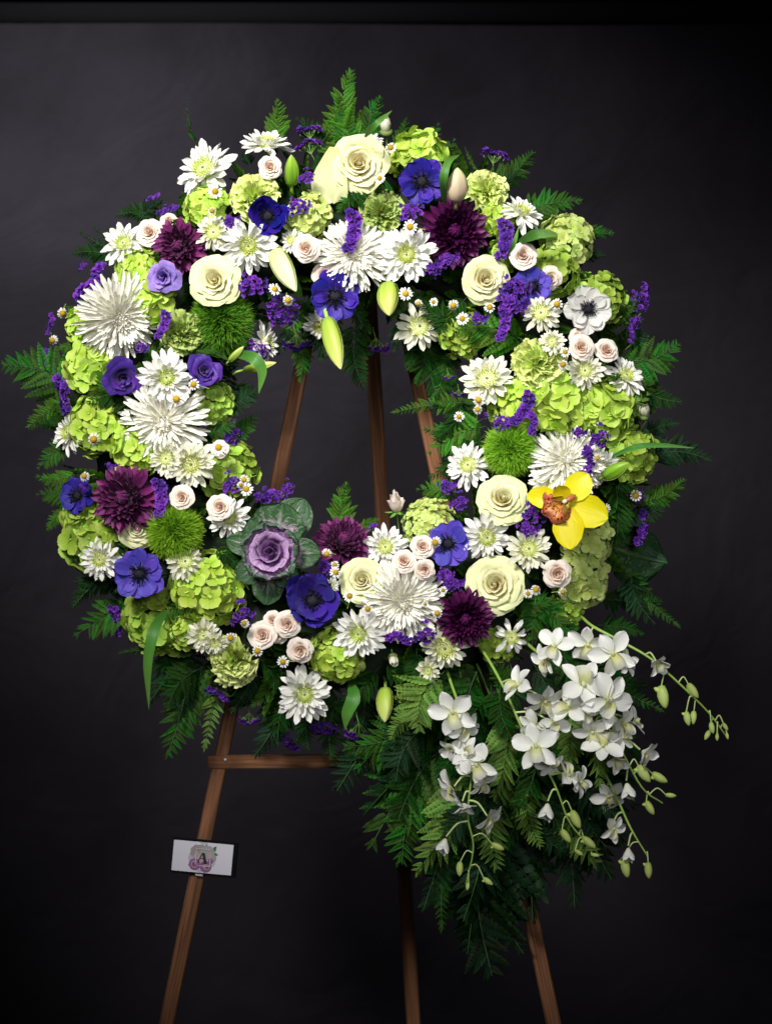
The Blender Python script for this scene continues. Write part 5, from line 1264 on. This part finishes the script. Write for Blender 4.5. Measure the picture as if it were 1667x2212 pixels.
spray('leftmost white orchid spray, hanging straight down over the light ferns',
 [(950, 1400, .02), (972, 1470, .10), (1006, 1570, .17), (1018, 1660, .18), (1010, 1760, .17), (1022, 1830, .16), (1006, 1910, .15)],
 [(978, 1538, .20, 104, -.1, -.15, 20, 1), (978, 1618, .18, 70, -.3, -.3, 170, 2), (1030, 1652, .20, 92, -.2, -.05, 40, 0), (976, 1702, .19, 84, -.5, -.3, 60, 2), (1055, 1766, .18, 74, .4, -.4, -30, 2), (962, 1812, .17, 72, -.25, -.72, 0, 4), (1000, 1572, .19, 84, .4, -.2, -40, 2), (1008, 1630, .195, 76, -.35, .2, 120, 1), (1040, 1690, .185, 70, .3, -.5, 10, 2), (1000, 1735, .18, 64, .2, -.6, -20, 3)],
 [(1075, 1829, .165, 28, -25, 0), (993, 1877, .16, 30, -92, 1), (1010, 1915, .155, 16, -100, 1), (1054, 1904, .155, 24, -35, 0)])
spray('rearmost white orchid spray at the lower right, mostly behind dark fern leaves',
 [(1290, 1640, .06), (1330, 1720, .09), (1362, 1790, .10), (1398, 1850, .10)],
 [(1312, 1720, .08, 80, .2, -.2, 30, 1), (1322, 1790, .09, 66, .3, -.2, -30, 2), (1356, 1832, .11, 66, .0, -.7, 5, 4)],
 [(1351, 1875, .11, 40, -80, 0), (1400, 1880, .11, 34, -88, 0)])

# ------------------------------------------------------------------ fern fronds
FN = {}
def fern(mat, v):
    if (mat, v) not in FN:
        bx, bz, npair, wid, fold, an = [(.07, -.10, 13, .44, 10, 56), (-.10, -.14, 14, .37, 18, 50), (.13, -.04, 12, .54, 6, 58), (.03, -.10, 16, .17, 20, 60), (-.05, -.20, 12, .44, -12, 52), (.12, -.16, 15, .36, 24, 62), (-.14, -.02, 13, .38, 14, 46)][v]
        FN[(mat, v)] = make_fern(mat, bx, bz, npair, wid, v, fold=fold, ang=an)
    return FN[(mat, v)]
def place_fern(b, t, mat='fern', v=None, d0=.02, d1=.05, roll=0, extra='', n=(0, -1, 0), sx=1.0):
    B = at(*b, -d0); T = at(*t, -d1)
    if v is None: v = rnd.randrange(3)
    v = {0: (0, 4), 1: (1, 5), 2: (2, 6), 3: (3, 3)}[v][rnd.randrange(2)]
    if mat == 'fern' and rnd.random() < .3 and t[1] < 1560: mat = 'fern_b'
    if mat == 'fern' and t[1] > 1600 and rnd.random() < .5: mat = 'fern_d'  # light falloff put into the colour: darker greens low in the cascade
    if mat == 'fern_d' and (rnd.random() < .4 or t[1] > 1850): mat = 'fern_n'  # darkest green at random, and always on the lowest tips to dim them
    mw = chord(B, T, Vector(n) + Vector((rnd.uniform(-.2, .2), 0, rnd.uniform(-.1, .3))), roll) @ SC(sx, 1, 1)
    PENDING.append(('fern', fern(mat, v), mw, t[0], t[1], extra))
F_ = 'fern'; D_ = 'fern_d'; L_ = 'fern_l'
for e in [
 # top outline
 ((585, 330), (597, 214), F_, 0), ((440, 330), (405, 220), F_, 3, 70), ((668, 330), (728, 206), F_, 1), ((770, 330), (760, 150), F_, 2), ((745, 320), (733, 228), F_, 0), ((790, 320), (822, 208), F_, 0), ((850, 320), (878, 255), F_, 1), ((895, 330), (946, 266), F_, 0), ((925, 360), (981, 300), F_, 0), ((1040, 410), (1152, 328), F_, 1), ((1085, 410), (1122, 368), D_, 2), ((1120, 470), (1256, 434), F_, 1), ((1035, 372), (1005, 318), F_, 3, 30), ((1225, 540), (1325, 506), F_, 1), ((1250, 560), (1306, 552), D_, 0), ((985, 440), (1058, 425), F_, 3), ((700, 330), (640, 255), D_, 0), ((540, 360), (520, 330), D_, 2),
 # left outline
 ((270, 560), (172, 502), D_, 3, 0), ((280, 560), (200, 488), D_, 3, 0), ((250, 560), (155, 548), D_, 1), ((360, 480), (250, 466), D_, 1), ((345, 480), (285, 450), D_, 2), ((165, 850), (6, 790), F_, 2), ((175, 870), (60, 925), F_, 1), ((190, 895), (98, 870), F_, 0), ((150, 900), (78, 912), D_, 1), ((150, 960), (82, 1012), F_, 0), ((170, 1020), (78, 1028), F_, 1), ((165, 1080), (80, 1068), F_, 0), ((160, 1090), (103, 1145), F_, 1), ((190, 720), (118, 750), F_, 1), ((260, 1255), (160, 1258), D_, 0), ((290, 1250), (158, 1312), D_, 1), ((310, 1290), (162, 1372), F_, 0), ((330, 1340), (225, 1300), D_, 1), ((360, 1410), (258, 1412), F_, 3),
 # bottom outline
 ((380, 1380), (320, 1520), D_, 1), ((395, 1400), (385, 1560), D_, 1), ((460, 1400), (360, 1635), F_, 1), ((495, 1380), (442, 1618), L_, 3), ((440, 1440), (362, 1530), D_, 2), ((600, 1420), (542, 1525), F_, 2), ((610, 1460), (548, 1635), D_, 1), ((640, 1480), (600, 1600), D_, 0), ((690, 1500), (668, 1620), D_, 1), ((740, 1490), (716, 1642), D_, 1), ((560, 1440), (500, 1540), D_, 0), ((780, 1480), (772, 1600), D_, 0), ((700, 1440), (640, 1600), D_, 1), ((420, 1400), (330, 1440), D_, 0),
 # right outline
 ((1330, 780), (1464, 740), F_, 2), ((1360, 800), (1472, 868), D_, 1), ((1350, 700), (1400, 770), D_, 0), ((1390, 940), (1468, 915), D_, 1), ((1390, 990), (1536, 996), D_, 1), ((1375, 1090), (1478, 1035), F_, 1), ((1350, 1110), (1440, 1090), D_, 0), ((1345, 1220), (1468, 1352), F_, 3), ((1360, 1230), (1414, 1347), D_, 0), ((1290, 1290), (1430, 1300), D_, 1), ((1290, 1350), (1390, 1370), D_, 1), ((1330, 700), (1372, 640), F_, 0), ((1330, 880), (1410, 810), F_, 0), ((1310, 660), (1340, 760), F_, 3),
 # inner edge of the ring
 ((745, 1150), (750, 1042), F_, 0), ((775, 1150), (820, 1122), F_, 0), ((590, 1120), (560, 1060), D_, 1), ((650, 720), (648, 826), F_, 1), ((620, 700), (590, 770), D_, 2), ((700, 700), (690, 780), D_, 0), ((770, 690), (786, 840), D_, 1), ((500, 940), (556, 893), F_, 0), ((510, 830), (556, 860), D_, 1), ((525, 700), (560, 660), D_, 0), ((880, 700), (852, 720), D_, 0), ((870, 650), (880, 800), D_, 2), ((900, 690), (895, 830), D_, 1), ((940, 700), (945, 860), D_, 0), ((960, 740), (930, 880), F_, 1), ((1000, 860), (935, 950), D_, 2), ((1010, 930), (925, 1030), D_, 1), ((700, 640), (705, 770), D_, 2), ((660, 640), (620, 750), F_, 1), ((920, 700), (910, 790), D_, 1), ((860, 690), (850, 760), D_, 0), ((1050, 880), (938, 870), F_, 1), ((1050, 900), (915, 925), F_, 1), ((1050, 920), (925, 980), F_, 0), ((1045, 940), (960, 1010), F_, 1), ((990, 1075), (900, 1058), F_, 0), ((1000, 790), (930, 780), D_, 1), ((1020, 870), (848, 892), F_, 3), ((880, 1130), (866, 1108), D_, 0), ((980, 850), (960, 800), D_, 0), ((470, 790), (520, 700), F_, 0)]:
    b, t, mat, v = e[:4]
    r_ = math.hypot(t[0] - CX, t[1] - CY)
    place_fern(b, t, mat, v, .05, .06 if r_ > 600 else .05, roll=e[4] if len(e) > 4 else rnd.uniform(-22, 22), extra='edge')
# fronds lying on the ring, in front of the foam, between the blooms
for e in [((1140, 740), (985, 715), F_, 2), ((1000, 700), (905, 640), D_, 0), ((1010, 640), (950, 720), D_, 1), ((230, 860), (215, 790), F_, 0), ((310, 850), (190, 870), D_, 2), ((430, 760), (530, 740), F_, 0), ((400, 770), (470, 760), F_, 2), ((330, 790), (310, 760), F_, 2), ((440, 930), (510, 905), F_, 1), ((1130, 1290), (1230, 1390), F_, 2), ((1180, 1270), (1150, 1400), F_, 0), ((1100, 1330), (1200, 1300), F_, 1), ((1140, 1330), (1265, 1372), F_, 0), ((370, 1220), (400, 1340), L_, 0), ((360, 1290), (375, 1380), F_, 1), ((740, 400), (800, 470), D_, 2), ((800, 410), (730, 460), F_, 1), ((860, 420), (770, 430), D_, 0), ((560, 360), (600, 400), D_, 1), ((700, 390), (690, 330), D_, 0), ((300, 480), (350, 430), D_, 0), ((1130, 700), (1180, 640), D_, 1), ((1320, 900), (1400, 850), L_, 0), ((1130, 1060), (1180, 1160), D_, 0), ((1250, 1020), (1180, 990), F_, 3), ((560, 1420), (590, 1500), D_, 1), ((830, 1420), (880, 1530), D_, 2), ((900, 1400), (860, 1500), D_, 1), ((820, 1440), (740, 1540), D_, 0), ((620, 690), (680, 640), D_, 1), ((1000, 1450), (930, 1400), D_, 0), ((460, 1180), (520, 1240), D_, 0), ((250, 1150), (210, 1250), D_, 1), ((340, 470), (400, 500), F_, 0), ((760, 640), (800, 720), D_, 1), ((500, 1180), (440, 1120), D_, 1), ((1400, 900), (1330, 1100), D_, 1), ((1330, 1050), (1330, 1180), D_, 0), ((480, 880), (560, 830), D_, 0)]:
    b, t, mat, v = e
    ys, _ = surf((b[0] + t[0]) / 2, (b[1] + t[1]) / 2)
    place_fern(b, t, mat, v, -ys + .010, -ys + .020, roll=rnd.uniform(-20, 20), extra='on')
# the cascade: fan of fronds falling from the lower right of the ring
def casc(b, t, mat, v, d0, d1, roll=None, ex='fall'):
    place_fern(b, t, mat, v, d0, d1, roll=rnd.uniform(-20, 20) if roll is None else roll, extra=ex)
for e in [
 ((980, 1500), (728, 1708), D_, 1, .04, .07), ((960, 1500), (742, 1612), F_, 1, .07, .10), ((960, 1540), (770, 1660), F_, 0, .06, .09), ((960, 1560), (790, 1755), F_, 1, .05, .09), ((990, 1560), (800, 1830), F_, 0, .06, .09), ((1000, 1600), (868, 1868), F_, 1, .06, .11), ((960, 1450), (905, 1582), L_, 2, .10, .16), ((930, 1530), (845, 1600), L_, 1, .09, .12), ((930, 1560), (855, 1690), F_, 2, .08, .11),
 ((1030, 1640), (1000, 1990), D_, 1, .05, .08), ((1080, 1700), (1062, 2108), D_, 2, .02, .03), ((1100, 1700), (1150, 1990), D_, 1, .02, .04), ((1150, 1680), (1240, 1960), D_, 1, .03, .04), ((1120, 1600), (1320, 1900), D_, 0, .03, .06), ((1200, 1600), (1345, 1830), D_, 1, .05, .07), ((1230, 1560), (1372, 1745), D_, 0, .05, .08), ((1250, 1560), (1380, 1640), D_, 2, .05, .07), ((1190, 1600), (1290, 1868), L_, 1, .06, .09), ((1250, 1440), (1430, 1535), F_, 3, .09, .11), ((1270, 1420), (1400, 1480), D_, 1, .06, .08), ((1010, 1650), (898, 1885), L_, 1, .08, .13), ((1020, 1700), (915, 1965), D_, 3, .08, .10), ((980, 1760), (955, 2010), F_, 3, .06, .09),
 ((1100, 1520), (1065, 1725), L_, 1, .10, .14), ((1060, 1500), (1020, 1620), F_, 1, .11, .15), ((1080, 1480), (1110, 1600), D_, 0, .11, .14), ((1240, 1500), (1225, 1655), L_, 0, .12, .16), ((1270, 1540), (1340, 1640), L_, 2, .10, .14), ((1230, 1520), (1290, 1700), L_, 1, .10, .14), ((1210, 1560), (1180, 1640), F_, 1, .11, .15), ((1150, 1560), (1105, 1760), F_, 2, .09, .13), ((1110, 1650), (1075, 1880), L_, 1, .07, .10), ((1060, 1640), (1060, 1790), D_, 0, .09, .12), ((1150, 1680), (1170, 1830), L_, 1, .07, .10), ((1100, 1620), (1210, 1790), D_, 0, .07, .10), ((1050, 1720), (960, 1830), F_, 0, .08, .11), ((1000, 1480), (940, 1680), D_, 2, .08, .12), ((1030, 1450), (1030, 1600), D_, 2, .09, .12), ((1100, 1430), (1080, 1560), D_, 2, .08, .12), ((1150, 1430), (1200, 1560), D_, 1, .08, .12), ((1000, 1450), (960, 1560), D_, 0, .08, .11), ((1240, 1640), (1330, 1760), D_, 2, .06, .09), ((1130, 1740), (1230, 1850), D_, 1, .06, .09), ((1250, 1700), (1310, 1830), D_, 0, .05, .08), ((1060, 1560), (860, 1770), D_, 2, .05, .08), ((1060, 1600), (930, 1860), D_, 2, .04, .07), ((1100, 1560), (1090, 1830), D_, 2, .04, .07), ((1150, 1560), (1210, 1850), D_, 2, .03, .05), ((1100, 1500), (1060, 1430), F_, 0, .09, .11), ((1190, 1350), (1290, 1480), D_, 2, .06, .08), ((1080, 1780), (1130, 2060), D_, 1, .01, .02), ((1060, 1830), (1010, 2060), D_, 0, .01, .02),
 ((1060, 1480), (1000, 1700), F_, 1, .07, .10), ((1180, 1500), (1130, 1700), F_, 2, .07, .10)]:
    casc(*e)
# thick core of the cascade so the fronds have something to hang on
core = obj('cascade_stems', None, None, Matrix.Translation(at(1060, 1500, -.02)))
tag(core, 'bundle of dark stems inside the hanging fern cascade', 'stem bundle')
q = random.Random(3); gs = []
for i in range(16):
    a = at(1040 + q.uniform(-60, 60), 1450 + q.uniform(-30, 60), -.03 - q.uniform(0, .03)); b = at(1090 + q.uniform(-130, 130), 1700 + q.uniform(-60, 60), -.04)
    gs.append(tube([a - core.location, (a + b) / 2 - core.location + Vector((0, -.01, 0)), b - core.location], .002, .0015, 5))
sm = obj('stems', mk('stems', merge(gs), M['stem']), core)

# ------------------------------------------------------------------ labels of the small things: place relative to the nearest named bloom
def rel(dx, dy):
    if abs(dx) > 1.6 * abs(dy): return 'to the right of' if dx > 0 else 'to the left of'
    if abs(dy) > 1.6 * abs(dx): return 'just below' if dy > 0 else 'just above'
    return ('below right of' if dx > 0 else 'below left of') if dy > 0 else ('above right of' if dx > 0 else 'above left of')
DESC = {'sround': 'clustered purple statice sprig', 'slong': 'long purple statice sprig', 'sside': 'purple statice seen from the side', 'cham': 'small chamomile flower'}
taken = set()
for k, p, mw, x, y, ex in PENDING:
    if k == 'fern':
        m_ = p.parts[1][1].materials[0].name
        d = {'fern_green': 'green fern frond', 'dark_fern_green': 'dark fern frond', 'pale_fern_green': 'pale speckled fern frond', 'bright_fern_green': 'bright green fern frond', 'dimmed_fern_green': 'very dark fern frond'}[m_]
        vert = mw.to_3x3() @ Vector((0, 1, 0))
        a = math.degrees(math.atan2(vert.z, vert.x))
        dr = ['right', 'up and right', 'up', 'up and left', 'left', 'down and left', 'down', 'down and right'][int(((a + 22.5) % 360) // 45)]
        d = d + ' pointing ' + dr; cat, grp = 'fern', 'fern fronds in the wreath'
        short = (mw.to_3x3() @ Vector((0, 1, 0))).length
        if ex == 'fall': d = ('long ' if short > .16 else 'short ') + d + ', tip'
        else: d += ', tip'
    else:
        d = DESC[k]; cat, grp = K[k]['cat'], K[k]['group']
    order = sorted(LM, key=lambda l: math.hypot(l[0] - x, l[1] - y))
    label = None
    for lx, ly, ln in order[:14]:
        dd = math.hypot(lx - x, ly - y)
        c = f'{d} resting on {ln}' if dd < 26 and k != 'fern' else f'{d} {rel(x - lx, y - ly)} {ln}'
        if len(c.split()) > 16: c = c.replace(', tip', '').replace('speckled ', '').replace(' chrysanthemum', ' bloom').replace('to the ', '')
        if len(c.split()) > 16: continue
        if c not in taken and c not in USED: label = c; break
    if label is None: label = c; print('NOLABEL', c)
    taken.add(label)
    p.put(mw, label, cat, grp)
print('objects', len(bpy.data.objects), 'meshes', len(bpy.data.meshes))
